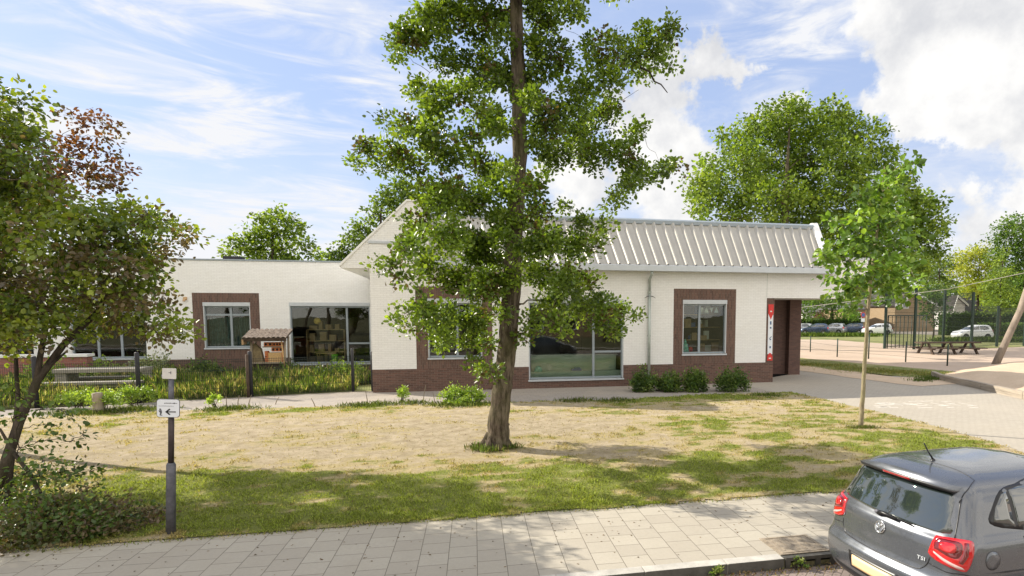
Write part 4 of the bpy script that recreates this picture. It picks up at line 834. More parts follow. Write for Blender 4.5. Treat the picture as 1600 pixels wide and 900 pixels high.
tufts('weeds', 'grass and weeds growing along the lawn side of the path', [tuple(G(px, py)[:2]) for px, py in ((150, 648), (110, 648), (205, 642), (180, 645), (240, 642), (345, 642), (375, 640), (640, 632), (690, 634), (720, 636), (745, 634), (590, 634), (960, 628), (1200, 620), (900, 628), (560, 636))], 4200, .16, .35, [(.12, .18, .04), (.22, .24, .09), (.09, .14, .03)], 5)
tufts('weeds', 'weeds and suckers round the foot of the alder trunk', [(TB[0]-.32, TB[1]-.22), (TB[0]-.1, TB[1]-.36), (TB[0]-.42, TB[1]), (TB[0]+.3, TB[1]-.2)], 420, .16, .13, [(.14, .22, .05), (.20, .28, .07), (.25, .24, .10)], 6, .010)
tufts('weeds', 'tufts of weeds at the end of the timber edging', [tuple(G(px, py)[:2]) for px, py in ((1460, 594), (1448, 592), (1440, 596), (1470, 590))], 700, .16, .30, [(.08, .13, .03), (.12, .18, .05)], 7, .016)
tufts('weeds', 'small weeds round the foot of the young tree', [(sb[0]-.15, sb[1]-.1), (sb[0]+.1, sb[1]-.15)], 500, .09, .16, [(.12, .18, .04), (.2, .2, .08)], 9, .010)

# ------------------------------------------------------------------ garden behind the mesh fence
fp = [G(-60, 642)[:2], G(58, 637)[:2], G(218, 630)[:2], G(393, 620)[:2], G(552, 612)[:2], np.array([-3.25, F+.35])]
fp[0] = fp[1]+(fp[1]-fp[2])
sheet('garden_soil', [(-34, 18.8), tuple(fp[0]), tuple(fp[1]), tuple(fp[2]), tuple(fp[3]), tuple(fp[4]), tuple(fp[5]), (-3.25, WY), (-34, WY)], .012, 'verge')
fence = thing('mesh_fence', 'dark wire mesh fence with black posts round the overgrown garden', 'fence', (fp[3][0], fp[3][1], 0))
def fence_post(x, y, h, r=.055):
    return B().tube([(x, y, -.02), (x, y, h-.02), (x, y, h)], [r, r, r*.7], 10).build('post', 'steel_dark', fence, True)
for k, p in enumerate(fp): fence_post(p[0], p[1], [1.6, 1.6, 1.66, 1.6, 1.62, 1.5][k], .05 if k in (4, 5) else .065)
B().tube([(fp[3][0]-.05, fp[3][1]-.14, 0), (fp[3][0]-.05, fp[3][1]-.14, 1.5)], .05, 10).build('post', 'wood_dark', fence, True)
for a_, c_ in zip(fp[:-1], fp[1:]):
    w_ = B(); d_ = c_-a_; L_ = np.linalg.norm(d_); n = int(L_/.055)
    for k in range(1, n): 
        p = a_+d_*k/n; w_.tube([(p[0], p[1], .05), (p[0], p[1], 1.36)], .0058, 3, False)
    for z in (.06, .36, .66, .96, 1.26, 1.33):
        for o_ in (.006,): w_.tube([(a_[0], a_[1]-o_, z), (c_[0], c_[1]-o_, z)], .0055, 4, False)
    w_.build('mesh_panel', 'wire', fence)
def tall_grass():
    rs = np.random.RandomState(12); n = 52000; x = -22+19*rs.rand(n); fy = np.interp(x, [p[0] for p in fp], [p[1] for p in fp]); y = fy+.12+(WY-.3-fy)*rs.rand(n)**1.25
    ok = (fbm(x, y, .8, 31) > .46) & (x < -3.3) & (rs.rand(n) < .9) & ~((x > -14.8) & (x < -11.5) & (y > 23.4) & (y < 26.4)); x, y = x[ok], y[ok]; n = len(x)
    h = (.10+.85*fbm(x, y, 1.1, 33)**1.1)*(.5+.8*rs.rand(n)); t = rs.rand(n)[:, None]; f = fbm(x, y, .9, 35)[:, None]
    tint = np.where(t+(f-.5)*1.2 < .62, np.array([.24, .34, .065]), np.array([.58, .54, .24]))*(.6+.7*rs.rand(n))[:, None]
    tag(blades('tall_grass', x, y, np.zeros(n), h, .014+.014*rs.rand(n), tint, .1+.35*rs.rand(n), rs), 'tall wild grass and flowers filling the garden behind the mesh fence', 'grass', kind='stuff')
tall_grass()
for k, (px, py, Y, r_, h_, cols, lab) in enumerate([(325, 575, 27.6, .75, 1.35, DG, 'dark green bush under the narrow wing window'), (540, 590, 25.2, .65, 1.15, YG, 'bright green bush before the wide wing window'), (235, 560, 27, .7, 1.6, [(.30, .34, .2), (.14, .2, .06)], 'pale leaved bush right of the concrete table'), (455, 585, 26.5, .5, .9, DG, 'small dark bush right of the insect hotel'),
        (150, 570, 27.5, 1.4, 1.1, YG, 'wide yellow green bush behind the concrete table'), (215, 600, 24.5, .4, .7, YG, 'small bright plant between table and fence post'), (505, 600, 24.6, .35, .8, DG, 'small dark plant in the middle of the garden'), (70, 560, 26, .8, 1.3, YG, 'bright green bush at the left of the concrete table')]):
    c = PY(px, py, Y); shrub('garden_bush', lab, c[0], Y, r_, r_*.8, h_, .11, 1300, cols, 90+k, 'bushes in the garden')
# concrete table with two benches
t = thing('picnic_table', 'concrete table with two benches in the garden behind the fence', 'picnic table', (-13.1, 24.9, 0))
B().box(-14.7, -11.8, 24.5, 25.4, .72, .86, .02).build('table_top', 'concrete', t)
for x in (-14.68, -12.2): B().box(x, x+.38, 24.6, 25.3, 0, .718, .02).build('leg', 'concrete', t)
for y in (23.85, 25.75):
    s_ = B().box(-14.7, -11.5, y-.2, y+.2, .36, .46, .02).build('bench', 'concrete', t)
    for x in (-14.6, -11.95): B().box(x, x+.35, y-.16, y+.16, 0, .358, .02).build('bench_leg', 'concrete', s_)
# low red brick garden walls with white coping, far left
for k, (x0, x1, lab) in enumerate([(-19.6, -17.0, 'low red brick wall with white coping, the one farther left'), (-16.7, -15.0, 'low red brick wall with white coping nearest the concrete table')]):
    t = thing('garden_wall', lab, 'wall', ((x0+x1)/2, 27.3, 0), group='low brick walls in the garden'); B().box(x0, x1, 27.1, 27.5, 0, 1.15).build('brickwork', 'red_brick', t); B().box(x0-.06, x1+.06, 27.04, 27.56, 1.152, 1.26, .01).build('coping', 'white_paint', t)

# insect hotel: tiled roof on posts, hollow bricks, clay box and straw
hx, hy = -8.3, 26.9
hotel = t = thing('insect_hotel', 'wooden insect hotel with an old tiled roof and hollow bricks', 'insect hotel', (hx, hy, 0))
for x, y in ((-9.05, 26.6), (-7.48, 26.6), (-9.05, 27.3), (-7.48, 27.3)): B().tube([(x, y, -.02), (x+.03, y, 2.05)], .055, 8).build('post', 'wood_grey', t, True)
r_ = B(); r_.prism([(26.2, 1.94), (26.2, 2.0), (27.6, 2.34), (27.6, 2.28)], 'x', -9.3, -7.3); r_.build('roof_board', 'wood_dark', t)
tl = B(); rr = random.Random(4)
for j in range(4):
    for k in range(9):
        x = -9.32+k*.225; y0 = 26.14+j*.36; z0 = 2.02+j*.088+rr.random()*.015
        a = np.array([[x+.225*u, y0, z0+.045*abs(sin(pi*u))] for u in np.linspace(0, 1, 6)]); a2 = a+np.array([0, .38, .075]); tlv = list(a)+list(a2); lo_ = [p-np.array([0, 0, .018]) for p in tlv]
        tl.raw(tlv+lo_, [(i, i+1, 7+i, 6+i) for i in range(5)]+[(12+i, 18+i, 19+i, 13+i) for i in range(5)]+[(i, 12+i, 13+i, i+1) for i in range(5)])
tl.build('roof_tile', 'old_tile', t); B().box(-9.34, -9.26, 26.2, 26.7, 1.72, 1.96).build('side_board', 'cardboard', t); B().box(-9.3, -7.3, 26.25, 26.29, 1.86, 1.95).build('fascia_board', 'wood_dark', t)
def hollow(x0, x1, z0, z1, n, parent):
    w_ = B(); w_.box(x0, x1, 26.62, 26.9, z0, z1, .006); o_ = w_.build('hollow_brick', 'terracotta', parent); h_ = B()
    for k in range(n): h_.disc((x0+(k+.5)*(x1-x0)/n, 26.617, (z0+z1)/2), min((z1-z0)*.32, (x1-x0)/n*.36), 'y', .006, 12)
    h_.build('hole', 'black', o_)
hollow(-8.45, -8.05, 1.62, 1.80, 2, t); hollow(-8.03, -7.62, 1.62, 1.80, 3, t); hollow(-7.60, -7.52, 1.62, 1.80, 1, t); hollow(-8.1, -7.56, 1.38, 1.56, 3, t); hollow(-8.42, -8.28, .92, 1.40, 2, t)
B().box(-8.5, -7.5, 26.55, 26.95, 1.57, 1.61).build('shelf', 'wood_grey', t); B().box(-9.0, -7.45, 26.5, 27.0, .84, .90).build('shelf', 'wood_grey', t)
B().box(-8.26, -7.62, 26.6, 26.9, .905, 1.33, .02).build('straw_box', 'straw', t); B().box(-8.30, -8.262, 26.58, 26.9, .905, 1.36).build('box_side', 'terracotta', t); B().box(-7.618, -7.58, 26.58, 26.9, .905, 1.36).build('box_side', 'terracotta', t)
B().prism([(-8.98, .905), (-8.5, .905), (-8.62, 1.5), (-8.9, 1.75), (-8.98, 1.75)], 'y', 26.65, 26.95).build('clay_wall', plain('clay', (.22, .17, .10), .95, .1, 0, .4, 6, .5, 20), t)
B().tube([(-7.42, 26.5, 0), (-7.58, 26.45, 1.95)], .035, 7).build('prop', 'straw', t, True); B().box(-9.0, -7.5, 26.7, 27.1, .25, .83, .01).build('log_stack', 'wood_dark', t)
hotel.location.x += .22; hotel.scale = (.84, .75, .94)

# ================================================================== SIGN POST AND DRAIN BY THE SIDEWALK
px_, py_ = G(267, 835)[:2]
t = thing('sign_post', 'grey metal post with two small white signs by the sidewalk', 'sign post', (px_, py_, 0)); t.rotation_euler.y = radians(2.9)
B().tube([(px_, py_, -.03), (px_, py_, .93), (px_, py_, .96)], [.058, .055, .042], 14).build('sleeve', 'pole_grey', t, True)
B().tube([(px_, py_, .95), (px_, py_, 1.60)], .034, 12).build('lower_pole', 'pole_dark', t, True)
B().tube([(px_, py_, 1.6), (px_, py_, 2.13)], .031, 12).build('pole', 'pole_grey', t, True)
def rrect(x0, x1, z0, z1, r, n=5):
    out = []
    for cx, cz, a0 in ((x1-r, z1-r, 0), (x0+r, z1-r, pi/2), (x0+r, z0+r, pi), (x1-r, z0+r, 3*pi/2)):
        out += [(cx+r*cos(a0+k*pi/2/n), cz+r*sin(a0+k*pi/2/n)) for k in range(n+1)]
    return out[::-1]
sx0, sx1, sz0, sz1 = px_-.142, px_+.112, 1.572, 1.80; sy = py_-.045
B().prism(rrect(sx0-.006, sx1+.006, sz0-.006, sz1+.006, .035), 'y', sy, sy+.006).build('plate_rim', 'pole_grey', t)
pl = B().prism(rrect(sx0, sx1, sz0, sz1, .032), 'y', sy-.004, sy-.0005).build('arrow_plate', 'sign_white', t)
a_ = B(); zc = 1.640; a_.box(px_-.035, px_+.075, sy-.0072, sy-.0045, zc-.006, zc+.006)
a_.prism([(px_-.048, zc), (px_+.000, zc+.042), (px_+.012, zc+.032), (px_-.024, zc), (px_+.012, zc-.032), (px_+.000, zc-.042)], 'y', sy-.0076, sy-.0046); a_.build('arrow', 'black', pl)
mk = B(); rr = random.Random(6); x = sx0+.02
while x < sx1-.06: w_ = .004+.004*rr.random(); mk.box(x, x+w_, sy-.0062, sy-.0045, 1.712, 1.712+.004+.004*rr.random()); x += w_+.005
x = px_-.06
while x < sx1-.03: w_ = .006+.006*rr.random(); mk.box(x, x+w_, sy-.0062, sy-.0045, 1.748, 1.748+.007+.004*rr.random()); x += w_+.0035
mk.disc((px_+.055, sy-.0052, 1.752), .009, 'y', .0022, 10); mk.build('small_print', 'pole_grey', pl)
mk = B(); mk.disc((px_-.105, sy-.0055, 1.672), .011, 'y', .003, 12); mk.prism([(px_-.125, 1.655), (px_-.088, 1.662), (px_-.085, 1.625), (px_-.098, 1.602), (px_-.080, 1.598), (px_-.082, 1.590), (px_-.112, 1.594), (px_-.105, 1.625)], 'y', sy-.0070, sy-.0047); mk.build('pictogram', 'pole_grey', pl)
p2 = B(); p2.prism(rrect(px_-.085, px_+.075, 2.068, 2.205, .008), 'y', sy-.001, sy+.004); p2 = p2.build('small_plate', plain('plate_cream', (.62, .60, .56), .5, .3, 0, .08, 12), t)
mk = B(); mk.box(px_-.012, px_+.012, sy-.0035, sy-.0012, 2.145, 2.152); mk.box(px_+.01, px_+.018, sy-.0035, sy-.0012, 2.13, 2.165); mk.build('plate_mark', 'pole_grey', p2)

gx = 4.07
t = thing('storm_drain', 'cast iron kerb drain with three dark inlets beside the parked grey car', 'drain', (gx, 6.2, 0))
g_ = B(); g_.box(3.74, 4.40, 5.995, 6.03, .0-.03, .012); g_.box(3.74, 4.40, 5.995, 6.03, -.14, -.115)
for x in (3.74, 3.94, 4.14, 4.34): g_.box(x, x+.06, 5.995, 6.03, -.115, -.03)
g_.box(3.74, 4.40, 6.03, 6.10, -.14, -.002); g_.build('inlet', plain('iron', (.09, .085, .075), .7, .4, .4, .3, 10), t)
B().box(3.80, 4.34, 6.026, 6.0295, -.115, -.03).build('inlet_hole', 'black_mat', t)
g_ = B(); g_.box(3.735, 4.405, 6.10, 6.62, .0025, .012, .003); lid = g_.build('lid', plain('iron_lid', (.30, .25, .19), .85, .3, .2, .3, 16, .6, 60), t)
g_ = B(); g_.box(3.77, 4.37, 6.13, 6.15, .0125, .018); g_.box(3.77, 4.37, 6.57, 6.59, .0125, .018); g_.box(3.77, 3.79, 6.15, 6.57, .0125, .018); g_.box(4.35, 4.37, 6.15, 6.57, .0125, .018)
for k in range(5): g_.box(3.84+.1*k, 3.86+.1*k, 6.2, 6.52, .0125, .016)
g_.build('lid_relief', M['iron_lid'] if 'iron_lid' in M else bpy.data.materials['iron_lid'], lid)
def add_weed(px, py, lab, h, n, seed):
    c = G(px, py, -.12); shrub('kerb_weed', lab, c[0], 5.96, .12, .05, h, .035, n, [(.16, .26, .05), (.25, .30, .08)], seed, z0=-.12, stems=3, cat='weed', wr=.4)
add_weed(1108, 890, 'bright green weed growing from the foot of the kerb', .16, 160, 201)
add_weed(1222, 872, 'small weed growing at the left side of the drain', .15, 110, 202)
tufts('kerb_debris', 'dry leaves and grit lying along the foot of the kerb', [(1+.2*k, 5.93) for k in range(20)], 700, .035, .12, [(.25, .14, .07), (.40, .30, .18), (.2, .2, .08)], 15, .02, cat='debris')
for o in [bpy.data.objects['kerb_debris']]: o.location.z -= .12

# ================================================================== CARS
def car_profile():
    #        z     rear x  front x  half w
    return np.array([(.17, .16, 3.80, .74), (.24, .07, 3.90, .80), (.36, .012, 3.96, .832), (.50, .0, 3.97, .842), (.585, .008, 3.955, .845), (.635, .050, 3.93, .842), (.70, .072, 3.88, .842), (.82, .088, 3.76, .838),
                     (.90, .100, 3.52, .828), (.965, .118, 3.12, .812), (1.005, .150, 2.96, .790), (1.04, .168, 2.90, .770), (1.15, .222, 2.70, .728), (1.27, .280, 2.46, .682), (1.35, .322, 2.28, .640),
                     (1.395, .352, 2.16, .600), (1.425, .42, 2.02, .540), (1.448, .58, 1.88, .430), (1.462, .80, 1.70, .28)])
def outline(xr, xf, w, nr=8, nc=6, ns=16):
    """closed loop seen from above, starting at the middle of the rear; bowed ends, rounded corners, slight taper"""
    R = min(.20, w*.45); bow = .115*w/.84; Rf = min(.38, w*.6); bf = .16*w/.84; half = []
    for k in range(nr): y = (w-R)*k/nr; half.append((xr+bow*(y/w)**2, y))
    xe = xr+bow*((w-R)/w)**2
    for k in range(nc): a = k/nc*pi/2; half.append((xe+R*1.15*(1-cos(a)), w-R+R*sin(a)))
    x0 = xe+R*1.15; x1 = xf-bf-Rf
    for k in range(ns): t = k/ns; half.append((x0+(x1-x0)*t, w*(1-.035*(1-sin(pi*min(1, t*1.0+.0)))*.6)))
    for k in range(nc): a = k/nc*pi/2; half.append((x1+Rf*sin(a), w-Rf+Rf*cos(a)))
    for k in range(nr+1): y = (w-Rf)*(1-k/nr); half.append((xf-bf*(y/w)**2, y))
    return half+[(x, -y) for x, y in half[-2:0:-1]]
def car_body_mesh():
    P = car_profile(); P[:, 1] -= .045; P[:, 0] += .035*sst(P[:, 0], 1.15, 1.36)+.035*sst(P[:, 0], 1.40, 1.465); loops = []; zz = []
    for i in range(len(P)-1):
        for t in ((0, .5) if i < len(P)-2 else (0, .5)): 
            q = P[i]*(1-t)+P[i+1]*t; loops.append(outline(*q[1:])); zz.append(q[0])
    loops.append(outline(*P[-1][1:])); zz.append(P[-1][0]); n = len(loops[0]); v = []
    for l, z in zip(loops, zz): v += [(x, y, z) for x, y in l]
    # bonnet falls towards the front, roof arches gently
    v = [(x, y, z-(.0 if z < 1.3 else .035*max(0, (x-1.7)/.8)**2)-(.02*max(0, .9-x)**2 if z > 1.38 else 0)) for x, y, z in v]
    m_ = len(loops); f = [(i*n+k, (i+1)*n+k, (i+1)*n+(k+1) % n, i*n+(k+1) % n) for i in range(m_-1) for k in range(n)]
    # roof cap as strips across the car, floor the same way
    top = (m_-1)*n; h = n//2
    for base, up_ in ((top, True), (0, False)):
        for k in range(h):
            a, b2_, c2, d2 = base+k, base+k+1, base+(n-k-1) % n, base+(n-k) % n
            q = [a, b2_, c2, d2]; q = [z for i, z in enumerate(q) if z not in q[:i]]
            if len(q) > 2: f.append(tuple(q[::-1]) if up_ else tuple(q))
    return v, f
_bv, _bf = car_body_mesh()
def drape(bvh, poly, side, off, thick, step=.04):
    """a patch with the outline poly laid on the body: side 'rear' (y,z) or 'left'/'right'/(x,z) or 'top' (x,y)"""
    poly = [Vector(p) for p in poly]; xs = [p.x for p in poly]; ys = [p.y for p in poly]
    e = []; 
    for i, p in enumerate(poly):
        q = poly[(i+1) % len(poly)]; n = max(1, int((q-p).length/step)); e += [p.lerp(q, k/n) for k in range(n)]
    m_ = len(e); pts = list(e)
    def inside(x, y):
        c = False; j = m_-1
        for i in range(m_):
            if (e[i].y > y) != (e[j].y > y) and x < (e[j].x-e[i].x)*(y-e[i].y)/(e[j].y-e[i].y)+e[i].x: c = not c
            j = i
        return c
    x = min(xs)+step/2
    while x < max(xs):
        y = min(ys)+step/2
        while y < max(ys):
            if inside(x, y) and min((Vector((x, y))-q).length for q in e) > step*.4: pts.append(Vector((x, y)))
            y += step
        x += step
    vv, ee, ff, *_ = delaunay_2d_cdt(pts, [(i, (i+1) % m_) for i in range(m_)], [], 1, 1e-5)
    O = (lambda p: (Vector((side[0]+2*cos(p.x/.37), side[1]+2*sin(p.x/.37), p.y)), Vector((-cos(p.x/.37), -sin(p.x/.37), 0)))) if isinstance(side, tuple) else {'rear': lambda p: (Vector((-1, p.x, p.y)), Vector((1, 0, 0))), 'right': lambda p: (Vector((p.x, -2, p.y)), Vector((0, 1, 0))), 'left': lambda p: (Vector((p.x, 2, p.y)), Vector((0, -1, 0))),
         'top': lambda p: (Vector((p.x, p.y, 3)), Vector((0, 0, -1))), 'front': lambda p: (Vector((6, p.x, p.y)), Vector((-1, 0, 0)))}[side]
    out = []; inn = []
    for p in vv:
        o, d = O(p); hit, nr, _, _ = bvh.ray_cast(o, d)
        if hit is None: hit, nr, _, _ = bvh.find_nearest(o+d*(1.2 if abs(d.y) < .5 or isinstance(side, tuple) else 1.18))
        if nr.dot(d) > 0: nr = -nr
        out.append(hit+nr*(off+thick)); inn.append(hit+nr*(off-.012))
    n = len(vv); f = []; bd = {}
    flip = None
    for t_ in ff:
        a, b2_, c2 = [out[i] for i in t_[:3]]; nn = (b2_-a).cross(c2-a); d = O(vv[t_[0]])[1]
        q = tuple(t_) if nn.dot(d) < 0 else tuple(t_)[::-1]; f.append(q)
        for i in range(len(q)): bd[(q[i], q[(i+1) % len(q)])] = 1
    for (a, b2_) in list(bd):
        if (b2_, a) not in bd: f.append((b2_, a, a+n, b2_+n))
    return [tuple(p) for p in out+inn], f
def carpaint(name, c, metal=.5, rough=.25):
    m, nt, b = mat(name, rough, .5, metal); fl = nz(nt, 900, 2, .5)
    nt.links.new(mixc(nt, rng(nt, fl, .3, .7), tuple(k*.85 for k in c), tuple(k*1.15 for k in c)), b.inputs['Base Color'])
    b.inputs['Coat Weight'].default_value = 1.; b.inputs['Coat Roughness'].default_value = .035; b.inputs['Coat IOR'].default_value = 1.5
    du = nz(nt, 5, 5, .6); nt.links.new(rng(nt, du, .3, .7, rough-.04, rough+.08), b.inputs['Roughness']); return m
M['paint_grey'] = carpaint('paint_grey', (.10, .108, .124)); M['paint_white'] = carpaint('paint_white', (.74, .75, .76), 0., .4); M['paint_blue'] = carpaint('paint_blue', (.035, .06, .12)); M['paint_silver'] = carpaint('paint_silver', (.42, .44, .47)); M['paint_black'] = carpaint('paint_black', (.02, .022, .03))
gm, _nt, _b = mat('car_glass', .02, .8); _b.inputs['Base Color'].default_value = (.02, .028, .027, 1); _b.inputs['Coat Weight'].default_value = 1; _b.inputs['Coat Roughness'].default_value = .01; _b.inputs['IOR'].default_value = 1.7; M['car_glass'] = gm
gm, _nt, _b = mat('lamp_red', .08, .6); _b.inputs['Base Color'].default_value = (.50, .008, .012, 1); _b.inputs['Coat Weight'].default_value = 1; _b.inputs['Coat Roughness'].default_value = .02; M['lamp_red'] = gm
gm, _nt, _b = mat('lamp_dark', .08, .6); _b.inputs['Base Color'].default_value = (.14, .004, .008, 1); _b.inputs['Coat Weight'].default_value = 1; M['lamp_dark'] = gm
gm, _nt, _b = mat('lamp_clear', .1, .6); _b.inputs['Base Color'].default_value = (.55, .38, .36, 1); _b.inputs['Coat Weight'].default_value = 1; M['lamp_clear'] = gm
gm, _nt, _b = mat('chrome', .12, .6, 1.); _b.inputs['Base Color'].default_value = (.75, .76, .77, 1); M['chrome'] = gm
M['rubber'] = plain('rubber', (.02, .02, .02), .8, .3, 0, .2, 10); M['trim_black'] = plain('trim_black', (.012, .012, .014), .35, .4, 0, .1, 10)
M['plate_yellow'] = plain('plate_yellow', (.82, .58, .32), .5, .4, 0, .05, 3); M['alloy'] = plain('alloy', (.35, .36, .37), .35, .5, .7, .05, 5)
def strip(bvh, pts, side, w, off=.0012, thick=.0012):
    """thin dark gap between panels that follows the body"""
    pts = [Vector(p) for p in pts]; L_ = []; R_ = []
    for i, p in enumerate(pts):
        d = (pts[min(i+1, len(pts)-1)]-pts[max(i-1, 0)]).normalized(); n_ = Vector((-d.y, d.x))*w/2; L_.append(p+n_); R_.append(p-n_)
    return drape(bvh, L_+R_[::-1], side, off, thick, .05)
def smoothpoly(pts, closed=False, n=4):
    P = [Vector(p) for p in pts]; out = []; m_ = len(P)
    for i in range(m_ if closed else m_-1):
        a, b2_, c2, d2 = P[(i-1) % m_ if closed else max(i-1, 0)], P[i], P[(i+1) % m_], P[(i+2) % m_ if closed else min(i+2, m_-1)]
        for k in range(n):
            t = k/n; out.append(.5*((2*b2_)+(c2-a)*t+(2*a-5*b2_+4*c2-d2)*t*t+(3*b2_-a-3*c2+d2)*t**3))
    if not closed: out.append(P[-1])
    return [tuple(p) for p in out]
def make_car(label, loc, heading, paint, group=None, full=True, scale=1., hs=1.):
    t = thing('parked_car', label, 'car', loc, heading, group); t.scale = (scale, scale, scale*hs)
    body = link_mesh('body', _bv, _bf, paint, t, True, local=True)
    for fc in body.data.polygons: pass
    if full:
        md = body.modifiers.new('round', 'SUBSURF'); md.levels = 1; md.render_levels = 1
        bm = bmesh.new(); bm.from_mesh(body.data); bmesh.ops.subdivide_edges(bm, edges=bm.edges[:0], cuts=1); bm.free()
    bvh = BVHTree.FromPolygons([Vector(p) for p in _bv], _bf)
    if full:
        dg = bpy.context.evaluated_depsgraph_get(); ev = body.evaluated_get(dg); me = ev.to_mesh()
        bvh = BVHTree.FromPolygons([v.co.copy() for v in me.vertices], [tuple(p.vertices) for p in me.polygons]); ev.to_mesh_clear()
    def D(name, poly, side, m_, off=.0015, thick=.002, parent=t, step=.05):
        v, f = drape(bvh, poly, side, off, thick, step); return link_mesh(name, v, f, m_, parent, True, local=True)
    # windows
    D('rear_window', smoothpoly([(-.645, 1.045), (-.40, 1.022), (0, 1.012), (.40, 1.022), (.645, 1.045), (.60, 1.15), (.540, 1.36), (.3, 1.38), (0, 1.387), (-.3, 1.38), (-.540, 1.36), (-.60, 1.15)], True, 3), 'rear', 'car_glass')
    for sd in ('right', 'left'):
        D('side_window', smoothpoly([(.565, 1.13), (.80, 1.065), (1.30, 1.045), (1.30, 1.43), (1.00, 1.425), (.78, 1.385), (.63, 1.25)], True, 3), sd, 'trim_black', .0008, .001)
        D('side_window', [(.615, 1.14), (.80, 1.088), (.845, 1.080), (.845, 1.375), (.78, 1.355), (.67, 1.25)], sd, 'car_glass', .0022, .001)
        D('side_window', [(.885, 1.078), (1.58, 1.05), (1.58, 1.41), (1.02, 1.405), (.885, 1.385)], sd, 'car_glass', .0022, .001)
        D('side_window', [(1.66, 1.05), (2.62, 1.03), (2.45, 1.16), (2.18, 1.35), (1.66, 1.41)], sd, 'car_glass', .0022, .001)
    D('windscreen', [(-.66, 1.02), (.66, 1.02), (.56, 1.34), (-.56, 1.34)], 'front', 'car_glass')
    # wheels
    for x in (.78, 3.15):
        for s_ in (-1, 1):
            arch = [(x+.36*cos(a), .30+.36*sin(a)) for a in np.linspace(-.45, pi+.45, 22)]
            D('wheel_arch', arch, 'left' if s_ > 0 else 'right', 'trim_black', .001, .001, step=.08)
            w_ = B(); yo = s_*.852; yi = s_*.66; prof = [(.18, yo-s_*.012), (.27, yo), (.305, yo-s_*.02), (.312, yo-s_*.05), (.312, yi+s_*.03), (.28, yi)]
            v = [(x+r*cos(2*pi*k/28), y, .30+r*sin(2*pi*k/28)) for r, y in prof for k in range(28)]
            wh = link_mesh('wheel', v, [(i*28+k, i*28+(k+1) % 28, (i+1)*28+(k+1) % 28, (i+1)*28+k) for i in range(5) for k in range(28)], 'rubber', t, True, local=True)
            rm = B()
            for k in range(10 if full else 5):
                a = 2*pi*k/(10 if full else 5); rm.tube([(x, yo-s_*.03, .30), (x+.19*cos(a), yo-s_*.022, .30+.19*sin(a))], .022, 5)
            rm.tube([(x, yo-s_*.07, .30), (x, yo-s_*.02, .30)], [.19, .045], 20); rm.build('rim', 'alloy', wh, False, local=True)
    # lights
    for s_ in (-1, 1):
        # the lamp wraps the corner: u = arc length round an upright axis inside the corner, from 0 (inner end) on
        def U(q): return [(.37*(pi-s_*radians(a_)), z) for a_, z in q]
        ax = (.45, s_*.45)
        D('tail_light', smoothpoly(U([(14, .835), (13, .855), (18, .985), (24, 1.0), (45, 1.015), (62, 1.012), (66, 1.0), (66, .975), (62, .86), (57, .775), (54, .762), (48, .765), (26, .795), (17, .818)]), True, 3), ax, 'lamp_red', .003, .012, step=.03); tl_ = t.children[-1] if False else [c_ for c_ in t.children if c_.name.startswith('tail_light')][-1]
        if full:
            D('lamp_bowl', smoothpoly(U([(20, .90), (22, .975), (40, .993), (51, .985), (52, .93), (48, .87), (40, .862), (25, .89)]), True, 3), ax, 'lamp_dark', .0152, .0012, tl_, .03)
            D('lamp_bowl', smoothpoly(U([(27, .925), (29, .962), (40, .972), (46, .962), (45, .915), (40, .895), (29, .905)]), True, 3), ax, 'lamp_red', .0165, .005, tl_, .03)
            D('lamp_edge', U([(55, .99), (60, .99), (58, .89), (52, .82), (48, .83), (52, .90)]), ax, 'lamp_dark', .0152, .0012, tl_, .03)
            D('reverse_lamp', U([(20, .858), (30, .822), (48, .778), (54, .778), (52, .795), (32, .842), (20, .872)]), ax, 'lamp_clear', .0152, .0025, tl_, .03)
        hl = [(.56, .70), (.80, .74), (.80, .83), (.70, .82), (.56, .77)]; D('headlight', [(y*s_, z) for y, z in (hl if s_ > 0 else hl)], 'front', 'chrome', .002, .004, step=.05)
    D('grille', [(-.5, .70), (.5, .70), (.5, .755), (-.5, .755)], 'front', 'trim_black')
    for s_ in (-1, 1):
        m_ = B(); m_.box(2.42, 2.52, s_*.83-.09, s_*.83+.09, .98, 1.10, .03); m_.build('door_mirror', paint if full else 'trim_black', t, True, local=True)
    if not full: return t
    # roof spoiler with black lower edge and the high brake lamp
    def spoil(zt, zb, x0, x1, w0, w1, n=17):
        zt += .035; zb = (0, zb[1]+.035); x0 -= .05
        top = []; 
        for k in range(n):
            u = -1+2*k/(n-1); c_ = abs(u)**5
            xa = x0+.065*u*u+.02*c_; ya = u*w0; yb = u*w1; top.append(((xa, ya, zt-.020*u*u-.008*c_), (x1, yb, zb[1]-.035*u*u-.006*c_), (xa+.022, ya*.985, zt-.034-.020*u*u), (x1, yb, zb[1]-.10-.04*u*u)))
        v = [p for q in top for p in q]; f = []
        for k in range(n-1):
            a = 4*k; b_ = a+4; f += [(a, b_, b_+1, a+1), (b_, a, a+2, b_+2), (a+2, a+3, b_+3, b_+2)]
        f += [(0, 1, 3, 2), (4*n-4, 4*n-2, 4*n-1, 4*n-3)]
        return v, f
    v, f = spoil(1.405, (0, 1.447), .262, .62, .565, .545); sp_ = link_mesh('spoiler', v, f, paint, t, True, local=True)
    n = 15; v = []; 
    for k in range(n):
        u = -1+2*k/(n-1); xa = .212+.065*u*u+.02*abs(u)**5+.004; y = u*.560; z = 1.427-.020*u*u; v += [(xa-.006, y, z+.002), (xa+.012, y*.985, z-.030), (xa+.05, y*.98, z-.032), (xa+.05, y, z)]
    f = [(4*k+i, 4*k+4+i, 4*k+4+(i+1) % 4, 4*k+(i+1) % 4) for k in range(n-1) for i in range(4)]; link_mesh('spoiler_lip', v, f, 'trim_black', sp_, True, local=True)
    n = 9; v = []
